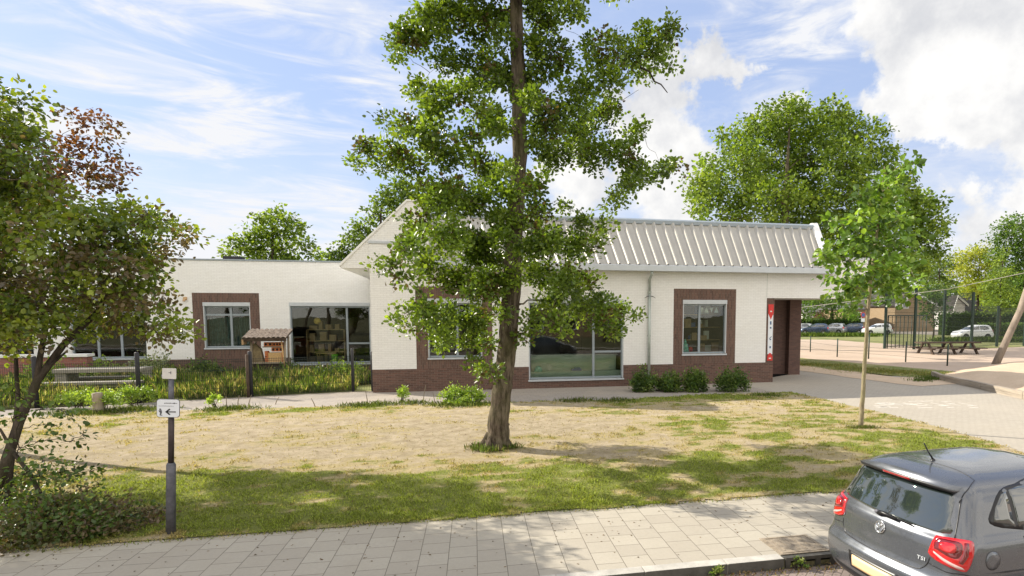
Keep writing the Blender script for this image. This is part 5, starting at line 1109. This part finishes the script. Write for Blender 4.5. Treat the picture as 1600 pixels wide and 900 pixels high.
    for k in range(n):
        u = (-1+2*k/(n-1))*.29; xa = .212+.065*u*u; y = u*.565; z = 1.425-.020*u*u; v += [(xa-.006, y, z), (xa+.006, y, z-.020), (xa+.03, y, z-.020), (xa+.03, y, z)]
    f = [(4*k+i, 4*k+4+i, 4*k+4+(i+1) % 4, 4*k+(i+1) % 4) for k in range(n-1) for i in range(4)]+[(0, 3, 2, 1), (4*n-4, 4*n-3, 4*n-2, 4*n-1)]; link_mesh('brake_light', v, f, 'lamp_red', sp_, False, local=True)
    # shut lines
    for pts, side, w_, nm in ([[(.34, -.60), (.46, -.585), (.60, -.53), (.625, -.3), (.63, 0), (.625, .3), (.60, .53), (.46, .585), (.34, .60)], 'top', .008, 'roof_joint'],
                          [[(-.60, 1.335), (-.675, 1.05), (-.70, .985)], 'rear', .008, 'tailgate_gap'], [[(.60, 1.335), (.675, 1.05), (.70, .985)], 'rear', .008, 'tailgate_gap'],
                          [smoothpoly([(-.545, .80), (-.535, .74), (-.49, .68), (-.40, .655), (0, .648), (.40, .655), (.49, .68), (.535, .74), (.545, .80)], False, 3), 'rear', .009, 'tailgate_gap'],
                          [smoothpoly([(.90, 1.0), (.91, .88), (.97, .72), (1.10, .60), (1.16, .45), (1.17, .25)], False, 3), 'right', .008, 'door_gap'], [[(1.62, 1.0), (1.63, .6), (1.60, .25)], 'right', .008, 'door_gap'],
                          [smoothpoly([(.90, 1.0), (.91, .88), (.97, .72), (1.10, .60), (1.16, .45), (1.17, .25)], False, 3), 'left', .008, 'door_gap'], [[(1.62, 1.0), (1.63, .6), (1.60, .25)], 'left', .008, 'door_gap'],
                          [smoothpoly([(-.842, .70), (-.80, .735), (-.70, .725), (-.55, .745)], False, 3), 'rear', .007, 'bumper_gap'], [smoothpoly([(.842, .70), (.80, .735), (.70, .725), (.55, .745)], False, 3), 'rear', .007, 'bumper_gap'],
                          [[(.24, .725), (.36, .70), (.42, .66)], 'right', .007, 'bumper_gap']):
        v, f = strip(bvh, pts, side, w_); link_mesh(nm, v, f, 'trim_black', t, True, local=True)
    v, f = drape(bvh, [(.50+.085*cos(a), .83+.085*sin(a)) for a in np.linspace(0, 2*pi, 28)[:-1]], 'right', .0008, .0010, .05); fl = link_mesh('fuel_flap', v, f, 'trim_black', t, True, local=True)
    v, f = drape(bvh, [(.50+.080*cos(a), .83+.080*sin(a)) for a in np.linspace(0, 2*pi, 28)[:-1]], 'right', .0020, .0012, .05); link_mesh('flap_face', v, f, paint, fl, True, local=True)
    h_ = B(); h_.tube([(1.12, -.842, .86), (1.14, -.872, .865), (1.28, -.872, .870), (1.30, -.842, .872)], [.012, .013, .013, .012], 8); h_.build('door_handle', paint, t, True, local=True)
    # wiper
    def on(y, z, o_=.02):
        hit, nr, _, _ = bvh.ray_cast(Vector((-1, y, z)), Vector((1, 0, 0))); return tuple(hit+Vector((-o_, 0, o_*.4)))
    w_ = B(); w_.tube([on(.06, 1.005, .03), on(0, 1.02, .035), on(-.16, 1.012, .035)], [.020, .018, .012], 7); w_.tube([on(.02, 1.03, .02), on(-.14, 1.018, .02), on(-.33, 1.010, .015)], .007, 5); w_.build('wiper', 'trim_black', t, True, local=True)
    w_ = B(); c0 = Vector(on(.07, 1.01, .03)); w_.tube([c0+Vector((.02, 0, -.01)), c0+Vector((-.02, 0, .01))], [.026, .018], 12); w_.build('wiper_cap', 'pole_grey', t, True, local=True)
    # whip aerial
    a_ = B(); a_.lathe([(.034, -.01), (.026, .012), (.012, .030), (.004, .034)], (.69, 0, 1.512), 12); a_.tube([(.69, 0, 1.535), (.62, .0, 1.62), (.565, 0, 1.71)], [.010, .0065, .0075], 7); a_.build('aerial', 'trim_black', t, True, local=True)
    # round badge: ring and the interlaced strokes
    hit, nr, _, _ = bvh.ray_cast(Vector((-1, 0, .892)), Vector((1, 0, 0))); nr = nr if nr.x < 0 else -nr; X_ = Vector((0, -1, 0)); Z_ = nr.cross(X_).normalized(); Z_ = Z_ if Z_.z > 0 else -Z_
    q = lambda x, z, o_: hit+X_*x+Z_*z+nr*o_
    b_ = B(); b_.tube([q(.058*cos(a), .058*sin(a), .006) for a in np.linspace(0, 2*pi, 33)], .0065, 8)
    for seg in ([(-.030, .042), (-.003, .004), (.003, .004), (.030, .042)], [(-.049, .020), (-.024, -.042), (.0, -.004), (.024, -.042), (.049, .020)]): b_.tube([q(x, z, .008) for x, z in seg], .0052, 6)
    bo = b_.build('badge', 'chrome', t, True, local=True)
    b_ = B(); b_.tube([q(0, 0, -.002), q(0, 0, .004)], [.056, .056], 28); b_.build('badge_disc', plain('badge_back', (.25, .26, .27), .3, .5, .6), bo, False, local=True)
    def letters(txt, y, z, size, name):
        cu = bpy.data.curves.new(name, 'FONT'); cu.body = txt; cu.size = size; cu.extrude = .0015; cu.offset = .0006; cu.space_character = 1.1; cu.align_x = 'CENTER'; cu.align_y = 'CENTER'
        hit, nr, _, _ = bvh.ray_cast(Vector((-1, y, z)), Vector((1, 0, 0))); nr = nr if nr.x < 0 else -nr; X2 = Vector((0, 0, 1)).cross(nr).normalized(); Z2 = nr.cross(X2)
        o = bpy.data.objects.new(name, cu); COL.objects.link(o); cu.materials.append(M['frame_light']); me2 = bpy.data.meshes.new_from_object(o.evaluated_get(bpy.context.evaluated_depsgraph_get())); bpy.data.objects.remove(o); o = bpy.data.objects.new(name, me2); COL.objects.link(o); o.parent = t
        from mathutils import Matrix
        mm = Matrix((X2, Z2, nr)).transposed().to_4x4(); mm.translation = hit+nr*.007; o.matrix_local = mm; o.scale = (1.25, 1, 1); return o
    letters('POLO', .60, .842, .045, 'model_lettering'); letters('TSI', -.475, .765, .046, 'engine_lettering')
    # plain yellow number plate in its recess, tailgate grip
    D('plate_recess', [(-.30, .37), (.30, .37), (.33, .54), (-.33, .54)], 'rear', 'trim_black', .001, .001); D('number_plate', [(-.26, .40), (.26, .40), (.26, .51), (-.26, .51)], 'rear', 'plate_yellow', .010, .004)
    D('bumper_grille', [(-.55, .24), (.55, .24), (.62, .33), (-.62, .33)], 'rear', 'trim_black', .001, .001)
    return t
CARX, CARY, CARA = 4.04, 4.90, .084
make_car('dark grey hatchback parked at the kerb beside the drain, seen from behind', (CARX, CARY, -.121), CARA, M['paint_grey'])

# far cars, each its own object
def far_car(px, py, label, paint, heading, hs=1., sc=1., grp='cars in the far car park'):
    c = G(px, py); return make_car(label, (c[0], c[1], .03), heading, M[paint], grp, False, sc, hs)
far_car(1545, 531, 'white car parked alone behind the ball court, right of the gate', 'paint_white', pi-.15, 1.03, 1.05, None)
proto = far_car(1392, 523, 'white car in the far car park, left of the goal fence', 'paint_white', pi-.25, 1., 1.0)
for px, py, lab, pn, h_ in [(1352, 522, 'dark blue car left of the white car in the far car park', 'paint_blue', 2.4), (1322, 522, 'silver car right of the round hedge ball, seen past the thin stem', 'paint_silver', 2.2),
        (1296, 523, 'blue grey car in the middle of the far car park row', 'paint_blue', 2.5), (1272, 522, 'silver car seen between entrance pier and hedge', 'paint_silver', 2.4), (1252, 522, 'black car half hidden by the brick entrance pier', 'paint_black', 2.2), (1338, 521, 'black car behind the thin stem of the young tree', 'paint_black', 2.2), (1312, 521, 'pale car behind the blue grey car in the far row', 'paint_white', 2.3)]:
    c = G(px, py); o = dup(proto); o.location = (c[0], c[1], .03); o.rotation_euler.z = h_; o['label'] = lab
    for ch in o.children:
        if ch.name.startswith('body'):
            ch.data = ch.data.copy(); ch.data.materials[0] = M[pn]

# ================================================================== RIGHT: FENCES, COURT, HOUSES, TREES
def green_post(t, x, y, h, r=.04): return B().tube([(x, y, -.03), (x, y, h)], r, 8).build('post', 'steel_green', t, True)
kp = [G(1185, 541), G(1225, 545), G(1266, 550), G(1308, 558), G(1357, 561), G(1415, 566), G(1480, 572)]
t = thing('low_wire_fence', 'low green post and wire fence along the sandy playing field', 'fence', tuple(kp[3][:2])+(0,))
for k, p in enumerate(kp): green_post(t, p[0], p[1], [1.2, 1.2, 1.22, 1.25, 1.6, 1.25, 1.22][k])
w_ = B()
for a_, c_ in zip(kp[:-1], kp[1:]):
    for z in (.35, .75, 1.15): w_.tube([a_+np.array([0, 0, z]), c_+np.array([0, 0, z])], .006, 4, False)
w_.build('wire', 'wire', t)
# ball-court fence: tall dark posts with mesh, and a railed goal on its left
cp = [(G(1382, 545), 4.6), (G(1428, 546), 5.0), (G(1473, 541), 5.0), (G(1517, 545), 4.7), (G(1557, 542), 3.6), (G(1600, 541), 3.4)]
t = thing('court_fence', 'tall black steel fence of the ball court behind the playing field', 'fence', tuple(cp[1][0][:2])+(0,))
for p, h_ in cp: B().box(p[0]-.09, p[0]+.09, p[1]-.07, p[1]+.07, 0, h_).build('post', 'steel_green', t)
for (a_, ha), (c_, hc) in zip(cp[:-1], cp[1:]):
    w_ = B(); n = 46; H_ = min(ha, hc)
    for k in range(1, n): p = a_+(c_-a_)*k/n; w_.tube([(p[0], p[1], .1), (p[0], p[1], H_)], .009, 3, False)
    for z in np.arange(.2, H_+.01, .4): w_.tube([(a_[0], a_[1], z), (c_[0], c_[1], z)], .012, 3, False)
    w_.build('mesh_panel', 'wire', t)
a_, c_ = G(1386, 545), G(1446, 541); t = thing('goal_railing', 'dark green goal of upright rails in the ball court', 'goal', tuple(a_[:2])+(0,))
for k in range(11):
    p = a_+(c_-a_)*k/10; B().tube([(p[0], p[1], 0), (p[0], p[1], 2.75)], .045 if k in (0, 10) else .03, 6).build('rail', 'steel_green', t, True)
w_ = B(); w_.tube([a_+np.array([0, 0, 2.75]), c_+np.array([0, 0, 2.75])], .05, 6); w_.tube([a_+np.array([0, 0, .2]), c_+np.array([0, 0, .2])], .03, 6); w_.build('cross_bar', 'steel_green', t)
# long picnic bench before the court
c = G(1480, 553); t = thing('park_bench_table', 'long dark wooden picnic table standing before the ball court', 'picnic table', (c[0], c[1], 0), -.1)
L2 = 2.3; B().box(-L2, L2, -.4, .4, .78, .88, .01).build('table_top', 'wood_dark', t, local=True)
for y in (-.85, .85): B().box(-L2, L2, y-.16, y+.16, .42, .49, .01).build('bench', 'wood_dark', t, local=True)
for x in (-1.7, 0, 1.7): B().prism([(-.9, 0), (-.35, .77), (-.2, .77), (-.72, 0)], 'x', x-.06, x+.06).build('leg', 'wood_dark', t, local=True); B().prism([(.9, 0), (.35, .77), (.2, .77), (.72, 0)], 'x', x-.06, x+.06).build('leg', 'wood_dark', t, local=True); B().box(x-.05, x+.05, -.95, .95, .34, .42).build('cross_brace', 'wood_dark', t, local=True)

# sand bed with timber edging and the leaning wooden mast of the rope slide
def sand_bed():
    poly = g2((1458, 590), (1480, 596), (1530, 606), (1600, 619), (1720, 641), (1900, 640), (1900, 560), (1640, 566), (1540, 573), (1490, 583))
    from mathutils.geometry import tessellate_polygon
    P = np.array(poly); xs = np.arange(P[:, 0].min(), P[:, 0].max(), .22); ys = np.arange(P[:, 1].min(), P[:, 1].max(), .22); v = []; idx = {}
    def ins(x, y):
        c = False; j = len(P)-1
        for i in range(len(P)):
            if (P[i, 1] > y) != (P[j, 1] > y) and x < (P[j, 0]-P[i, 0])*(y-P[i, 1])/(P[j, 1]-P[i, 1])+P[i, 0]: c = not c
            j = i
        return c
    def dist(x, y):
        d = 9
        for i in range(len(P)):
            a, b_ = P[i], P[(i+1) % len(P)]; u = np.clip(np.dot((x-a[0], y-a[1]), b_-a)/np.dot(b_-a, b_-a), 0, 1); d = min(d, math.hypot(*(a+(b_-a)*u-(x, y))))
        return d
    f = []
    for i, x in enumerate(xs):
        for j, y in enumerate(ys):
            if ins(x, y): idx[i, j] = len(v); d = dist(x, y); v.append((x, y, .10+.30*sst(d, 0, 1.8)+.10*(float(fbm(x, y, .5, 3))-.5)+.05*(float(fbm(x, y, 2.2, 4))-.5)))
    for (i, j), k in idx.items():
        if (i+1, j) in idx and (i, j+1) in idx and (i+1, j+1) in idx: f.append((k, idx[i+1, j], idx[i+1, j+1], idx[i, j+1]))
    tag(link_mesh('sand_bed', v, f, 'sand', smooth=True), kind='structure')
sand_bed()
e_ = [G(1458, 589), G(1470, 594), G(1536, 609), G(1602, 624), G(1740, 655)]
t = thing('timber_edging', 'low weathered timber edging round the raised sand bed', 'edging', tuple(e_[1][:2])+(0,))
for a_, c_ in zip(e_[:-1], e_[1:]):
    d_ = (c_-a_)[:2]/np.linalg.norm((c_-a_)[:2]); n_ = np.array([-d_[1], d_[0]])*.09; s_ = B()
    for z0, z1 in ((0, .13), (.137, .26)): s_.raw([(*(a_[:2]-n_), z0), (*(c_[:2]-n_-d_*.02), z0), (*(c_[:2]+n_-d_*.02), z0), (*(a_[:2]+n_), z0), (*(a_[:2]-n_), z1), (*(c_[:2]-n_-d_*.02), z1), (*(c_[:2]+n_-d_*.02), z1), (*(a_[:2]+n_), z1)], [(0, 3, 2, 1), (4, 5, 6, 7), (0, 1, 5, 4), (1, 2, 6, 5), (2, 3, 7, 6), (3, 0, 4, 7)])
    s_.build('beam', 'wood_edging', t)
m0 = G(1556, 571); mY = m0[1]
t = thing('leaning_mast', 'leaning debarked wooden pole standing in the sand bed', 'pole', (m0[0], mY, 0))
B().tube([(m0[0]-.1, mY, -.1), tuple(PY(1578, 520, mY)), tuple(PY(1594, 485, mY)), tuple(PY(1612, 430, mY)), tuple(PY(1632, 360, mY))], [.21, .18, .17, .16, .15], 12).build('pole', plain('mast_wood', (.25, .205, .165), .85, .2, 0, .35, 3, .5, 20, stretch=(1, 1, .2)), t, True)
q0, q1, q2, q3 = PY(1180, 489, 42), PY(1330, 471, 36), PY(1480, 452, 31), PY(1640, 418, mY)
B().tube([q0, q1, q2, q3], .018, 6).build('slide_cable', 'rope', loc=tuple(q0), label='thin steel cable of the rope slide running to the leaning pole', cat='cable')
# faded chalk hopscotch on the paving
ch = B(); rr = random.Random(12)
for k in range(26):
    p = G(1372+150*rr.random(), 627+11*rr.random()); ch.box(p[0]-.10-.2*rr.random(), p[0]+.10+.2*rr.random(), p[1]-.03, p[1]+.03, .0085, .0105)
for k in range(6):
    p = G(1400+22*k, 632); ch.box(p[0]-.02, p[0]+.02, p[1]-.3, p[1]+.3, .0108, .0125)
ch.build('chalk_marks', plain('chalk', (.60, .57, .52), .95, .1, 0, .25, 9), kind='structure')
# no-parking disc
c = G(1347, 522); t = thing('parking_sign', 'small round red and blue no parking sign by the far car park', 'road sign', (c[0], c[1], 0)); h_ = PY(1347, 492, c[1])[2]
B().tube([(c[0], c[1], 0), (c[0], c[1], h_+.3)], .05, 8).build('pole', 'pole_grey', t); B().disc((c[0], c[1]-.08, h_), .38, 'y', .03, 24).build('disc', 'red', t); B().disc((c[0], c[1]-.105, h_), .28, 'y', .02, 24).build('disc_centre', 'blue', t)
B().box(c[0]-.3, c[0]+.3, c[1]-.1, c[1]-.07, h_-1.0, h_-.5).build('plate', 'sign_white', t)
# houses beyond the car park
def gable_house(name, label, Y, x0, x1, base, eave, peak, wall, roof, win, depth=10, apex=None, cat='house', grp=None, ridge_x=False):
    X0, X1 = PY(x0, base, Y)[0], PY(x1, base, Y)[0]; ze = PY((x0+x1)/2, eave, Y)[2]; zp = PY((x0+x1)/2, peak, Y)[2]; xm = (X0+X1)/2 if apex is None else PY(apex, peak, Y)[0]
    t = thing(name, label, cat, (xm, Y, 0), group=grp)
    if ridge_x:
        B().box(X0, X1, Y, Y+depth, 0, ze).build('wall', wall, t); B().prism([(Y-.4, ze-.1), (Y-.4, ze+.1), (Y+depth/2, zp), (Y+depth+.4, ze+.1), (Y+depth+.4, ze-.1)], 'x', X0-.3, X1+.3).build('roof', roof, t)
    else:
        B().prism([(X0, 0), (X1, 0), (X1, ze), (xm, zp), (X0, ze)], 'y', Y, Y+depth).build('wall', wall, t)
        r_ = B(); o_ = .35; sl_ = (zp-ze)/(X1-xm); r_.prism([(xm, zp+.02), (X1+o_, ze-o_*sl_+.02), (X1+o_, ze-o_*sl_+.28), (xm, zp+.30)], 'y', Y-.4, Y+depth); sl2 = (zp-ze)/(xm-X0); r_.prism([(xm, zp+.02), (xm, zp+.30), (X0-o_, ze-o_*sl2+.28), (X0-o_, ze-o_*sl2+.02)], 'y', Y-.4, Y+depth); r_.build('roof', roof, t)
        vb = B(); vb.prism([(xm, zp-.10), (X1+o_, ze-o_*sl_-.10), (X1+o_, ze-o_*sl_+.31), (xm, zp+.33)], 'y', Y-.46, Y-.402); vb.prism([(xm, zp-.10), (xm, zp+.33), (X0-o_, ze-o_*sl2+.31), (X0-o_, ze-o_*sl2-.10)], 'y', Y-.46, Y-.402); vb.build('bargeboard', 'white_paint', t)
    for wx0, wx1, wt, wb in win:
        a, b_ = PY(wx0, wb, Y), PY(wx1, wt, Y); f_ = B().box(a[0], b_[0], Y-.08, Y-.002, a[2], b_[2]).build('window', 'white_paint', t); m_ = (b_[0]-a[0])*.14
        B().box(a[0]+m_, b_[0]-m_, Y-.10, Y-.082, a[2]+m_, b_[2]-m_).build('pane', 'car_glass', f_)
    return t
gable_house('brick_house', 'tan brick house gable with one small window beyond the court', 82, 1397, 1458, 515, 477, 459, 'tan_brick', 'roof_tile', [(1409, 1420, 469, 482)], apex=1428)
gable_house('pale_house', 'pale grey gabled house with dark roof beyond the white car', 88, 1488, 1506, 515, 476, 464, 'pale_wall', 'roof_tile', [], apex=1494)
gable_house('long_house', 'low house with a long dark roof right of the pale gable', 92, 1507, 1548, 515, 492, 464, 'pale_wall', 'roof_tile', [(1515, 1524, 496, 503)], ridge_x=True)
gable_house('grey_roofed_house', 'house with a grey roof behind the far hedge near the entrance', 84, 1318, 1352, 515, 483, 470, 'tan_brick', 'roof_tile_grey', [(1340, 1346, 488, 498)], ridge_x=True)
gable_house('distant_house', 'house with pale walls glimpsed under the canopy', 90, 1262, 1292, 515, 488, 474, 'pale_wall', 'roof_tile_grey', [(1270, 1276, 492, 500)], ridge_x=True)
# hedges
def hedge(label, a, c_, Y, h, d, seed, cols):
    x0, x1 = PY(a, 515, Y)[0], PY(c_, 515, Y)[0]; t = thing('hedge', label, 'hedge', ((x0+x1)/2, Y, 0), group='far clipped hedges'); rs = np.random.RandomState(seed); n = int(900*(x1-x0)*h/3)
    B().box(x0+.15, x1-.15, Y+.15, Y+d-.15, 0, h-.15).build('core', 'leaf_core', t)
    P = np.stack([x0+(x1-x0)*rs.rand(n), Y+d*rs.rand(n)**2*.9, h*rs.rand(n)**.8*(1+.04*rs.randn(n))], 1); A = rs.randn(n, 3)*.6+np.array([0, -.5, .2]); N_ = rs.randn(n, 3)*.6+np.array([0, -.6, .7]); L_ = .16+.10*rs.rand(n)
    leaf_object('foliage', P, A, N_, L_, L_*.7, pick(cols, n, rs, .4), 'leaf_far', t, fine=False)
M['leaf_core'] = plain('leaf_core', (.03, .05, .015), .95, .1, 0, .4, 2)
hedge('dark clipped hedge behind the white car', 1478, 1610, 66, 3.0, 1.6, 301, [(.045, .09, .02), (.07, .12, .025)])
hedge('lower bright hedge at the right edge of the photo', 1532, 1700, 60, 1.7, 1.4, 302, [(.08, .15, .03), (.11, .18, .04)])
hedge('long hedge behind the far row of cars', 1240, 1350, 76, 2.1, 1.5, 303, [(.05, .10, .02), (.08, .14, .03)])
tufts('far_weeds', 'rough grass and weeds before the far car park', [tuple(G(x, 526)[:2]) for x in range(1190, 1360, 6)]+[tuple(G(x, 534)[:2]) for x in range(1480, 1620, 6)], 9000, .55, 1.2, [(.10, .17, .03), (.16, .22, .05), (.07, .12, .02)], 305, .05)
tufts('strip_grass', 'sparse yellow grass on the strip beyond the paving', [tuple(G(x, y)[:2]) for x, y in ((1220, 566), (1260, 570), (1300, 572), (1340, 577), (1380, 581), (1420, 583), (1460, 587), (1500, 586))], 9000, .10, .9, [(.22, .25, .07), (.32, .28, .12), (.14, .19, .05)], 306, .02)

# background trees: crown lumps at true size, many leaf clumps each
def bg_tree(label, Y, sil, base_px, tcols, leaf, dens, spread, seed, trunk_r=.3, name='background_tree', grp=None, lm='leaf_far', bark='bark_dark', sub=.55, wr=.8, sc=1., **kw):
    cl = CL(sil, Y, spread, seed, sc, rmin=.3); bx = PY(base_px, 500, Y)[0]; zt = max(c[2] for c in cl)*.92
    tk = [(bx, Y, -.1), (bx+.1, Y, zt*.35), (bx-.15, Y, zt*.65), (bx, Y, zt)]
    return make_tree(name, label, 'tree', tk, [trunk_r, trunk_r*.8, trunk_r*.5, .06], cl, leaf, dens, tcols, seed, grp, bark, False, lm, sub=sub, limb=trunk_r*.32, wr=wr, climb=.55, **kw)
OAK = [(.125, .20, .03), (.18, .265, .042), (.085, .14, .024), (.22, .30, .055)]
oak = [(1240, 170, 28), (1205, 185, 30), (1180, 200, 26), (1225, 205, 40), (1265, 200, 32), (1300, 175, 26), (1305, 205, 40), (1340, 210, 34), (1150, 225, 28), (1130, 215, 12), (1165, 250, 42), (1210, 255, 50), (1265, 255, 50), (1320, 255, 48), (1365, 250, 34), (1380, 205, 12), (1395, 235, 12),
       (1110, 260, 22), (1095, 285, 26), (1120, 300, 40), (1165, 305, 45), (1215, 310, 46), (1265, 310, 46), (1320, 310, 46), (1370, 300, 42), (1405, 285, 26), (1420, 310, 26), (1090, 320, 18), (1080, 300, 10), (1450, 330, 26), (1460, 355, 20), (1440, 310, 18), (1400, 345, 40), (1440, 370, 34), (1350, 360, 46), (1400, 400, 42), (1300, 360, 44), (1430, 415, 26), (1370, 425, 34), (1345, 410, 40), (1475, 345, 8), (1460, 400, 20), (1100, 345, 16), (1140, 345, 30), (1330, 440, 26), (1300, 420, 30), (1230, 350, 40), (1260, 400, 40)]
bg_tree('large green oak rising behind the ribbed roof', 43, oak, 1225, OAK, .30, 16, 4.0, 401, .50, 'oak_tree', sub=.52, bark='bark')
bg_tree('green tree with a flat crown above the wing roof', 52, [(430, 332, 14), (412, 345, 16), (450, 345, 15), (395, 365, 18), (430, 365, 24), (465, 362, 16), (370, 385, 18), (400, 390, 24), (440, 390, 26), (480, 385, 14), (360, 400, 12), (495, 400, 12), (410, 415, 25), (455, 415, 25)], 432, OAK, .30, 13, 1.6, 402, .25, sub=.45)
bg_tree('taller dark tree behind the white gable end', 48, [(600, 315, 22), (625, 300, 25), (585, 335, 14), (615, 345, 24), (560, 355, 15), (580, 365, 20), (545, 370, 12), (555, 385, 20), (530, 395, 14), (525, 405, 12), (590, 390, 24), (650, 320, 30), (660, 360, 30), (560, 408, 20)], 600, [(.10, .16, .03), (.14, .21, .038), (.08, .13, .025)], .28, 13, 1.5, 403, .25, sub=.42)
bg_tree('low distant tree showing above the wing roof', 60, [(515, 402, 8), (500, 405, 7), (525, 400, 6), (350, 408, 6)][:3], 512, OAK, .25, 10, .8, 404, .12, sub=.35)
YEL = [(.30, .34, .05), (.24, .30, .04), (.36, .38, .08)]; LGT = [(.14, .21, .06), (.18, .25, .08), (.11, .17, .05)]; RGT = [(.10, .18, .035), (.14, .22, .05), (.075, .14, .03)]
bg_tree('soft grey green tree left of the golden tree', 95, [(1450, 410, 16), (1465, 400, 14), (1475, 420, 18), (1455, 435, 20), (1480, 440, 18), (1490, 415, 14), (1440, 430, 14), (1462, 455, 18)], 1465, LGT, .45, 12, 3, 405, .3, grp='trees beyond the ball court', sub=.8)
bg_tree('golden yellow tree beyond the ball court', 88, [(1530, 395, 18), (1510, 405, 18), (1545, 410, 20), (1525, 425, 22), (1500, 425, 16), (1550, 435, 20), (1520, 450, 18), (1495, 400, 10), (1540, 455, 16)], 1526, YEL, .42, 13, 3, 406, .3, grp='trees beyond the ball court', sub=.75)
bg_tree('tall green tree at the right edge beyond the court', 80, [(1575, 355, 18), (1595, 350, 22), (1560, 370, 16), (1585, 385, 24), (1610, 380, 30), (1560, 400, 18), (1590, 415, 26), (1570, 430, 22), (1600, 445, 28), (1565, 455, 20), (1590, 475, 24), (1630, 420, 40), (1640, 360, 30)], 1600, RGT, .40, 13, 3, 407, .35, grp='trees beyond the ball court', sub=.7)
bg_tree('yellow green slender tree before the right hedge', 58, [(1560, 410, 12), (1565, 430, 18), (1550, 450, 18), (1575, 455, 18), (1560, 475, 20), (1540, 480, 12), (1580, 480, 12), (1565, 395, 8)], 1562, [(.20, .27, .05), (.15, .22, .045)], .28, 11, 1.2, 408, .13, grp='trees beyond the ball court', sub=.5)
bg_tree('small dark green tree standing inside the court', 52, [(1458, 455, 12), (1450, 470, 14), (1470, 470, 12), (1455, 490, 12), (1475, 485, 10), (1462, 500, 8), (1445, 485, 8)], 1459, [(.05, .10, .025), (.07, .13, .03)], .24, 9, 1., 409, .10, grp='trees beyond the ball court', sub=.4)
bg_tree('leafy tree seen under the canopy near the cars', 78, [(1255, 480, 14), (1275, 475, 14), (1262, 495, 12), (1300, 480, 15), (1325, 485, 14), (1312, 500, 14), (1290, 500, 12), (1335, 465, 12), (1350, 450, 16), (1310, 465, 14), (1290, 462, 12), (1240, 470, 18), (1250, 455, 16), (1390, 455, 16), (1375, 440, 16)], 1300, RGT, .34, 14, 2.5, 410, .25, grp='trees by the far car park', sub=.6)
bg_tree('round bright shrub ball behind the car row', 74, [(1333, 496, 7), (1337, 492, 6)], 1334, [(.14, .27, .04), (.2, .32, .06)], .2, 16, .4, 411, .08, grp='trees by the far car park', sub=.3)
bg_tree('reddish tree between car park and houses', 80, [(1276, 505, 8), (1280, 495, 8), (1382, 470, 10), (1375, 480, 8)][:2], 1278, [(.16, .10, .06), (.12, .09, .05)], .28, 10, .8, 412, .1, grp='trees by the far car park', sub=.4)
for k, (px, py) in enumerate([(1459, 545), (1556, 548)]): 
    pass
# distant wood closing the horizon
def wood():
    rs = np.random.RandomState(9); Ps = []; 
    for k in range(150):
        a = -.75+1.9*k/149; R_ = 150+60*rs.rand(); x, y = R_*sin(a), R_*cos(a); h = 8+5*rs.rand(); m_ = 40
        Ps.append(np.stack([x+rs.randn(m_)*4.5, y+rs.randn(m_)*3, h*rs.rand(m_)**.7], 1))
    T = np.concatenate(Ps); P = np.repeat(T, 7, 0)+rs.randn(len(T)*7, 3)*.9; P[:, 2] = np.abs(P[:, 2]); n = len(P); L_ = 1.0+.8*rs.rand(n)
    tag(leaf_object('distant_wood', P, rs.randn(n, 3), rs.randn(n, 3)*.5+np.array([0, 0, .9]), L_, L_*.8, np.repeat(pick(OAK+LGT, len(T), rs, .3), 7, 0), 'leaf_far', fine=False), 'distant belt of trees along the horizon', 'wood', kind='stuff')
wood()
# across the street, mirrored in the school windows and the car
def street_side():
    t = thing('terraced_house', 'brick house with a steep tiled roof across the street, mirrored in the windows', 'house', (9, -24, 0))
    B().box(2, 20, -32, -24, 0, 5.6).build('wall', 'tan_brick', t); B().prism([(-32.5, 5.5), (-28, 9.6), (-23.5, 5.5)], 'x', 1.7, 20.3).build('roof', 'roof_tile', t)
    for x in (4, 8, 12, 16):
        for z in (.9, 3.4): f_ = B().box(x, x+1.8, -24.02, -23.9, z, z+1.4).build('window', 'white_paint', t); B().box(x+.12, x+1.68, -23.895, -23.88, z+.12, z+1.28).build('pane', 'car_glass', f_)
    for k, (x, y, s) in enumerate([(-6, -16, 1.), (-16, -18, 1.2), (15, -15, .8), (-28, -20, 1.3)]):
        rs = random.Random(k); cl = [(x+s*(rs.random()-.5)*6, y+s*(rs.random()-.5)*6, s*(4+rs.random()*5), s*(1.1+rs.random()*.7)) for _ in range(16)]
        make_tree('street_tree', ['tree across the street mirrored left in the wide window', 'large tree across the street farther left', 'small tree across the street before the brick house', 'largest tree across the street at its far left'][k], 'tree', [(x, y, 0), (x, y, s*3), (x, y, s*8)], [.2*s, .16*s, .05], cl, .30, 9, OAK, 500+k, 'trees across the street', fine=False, lm='leaf_far', sub=.5, limb=.06)
street_side()
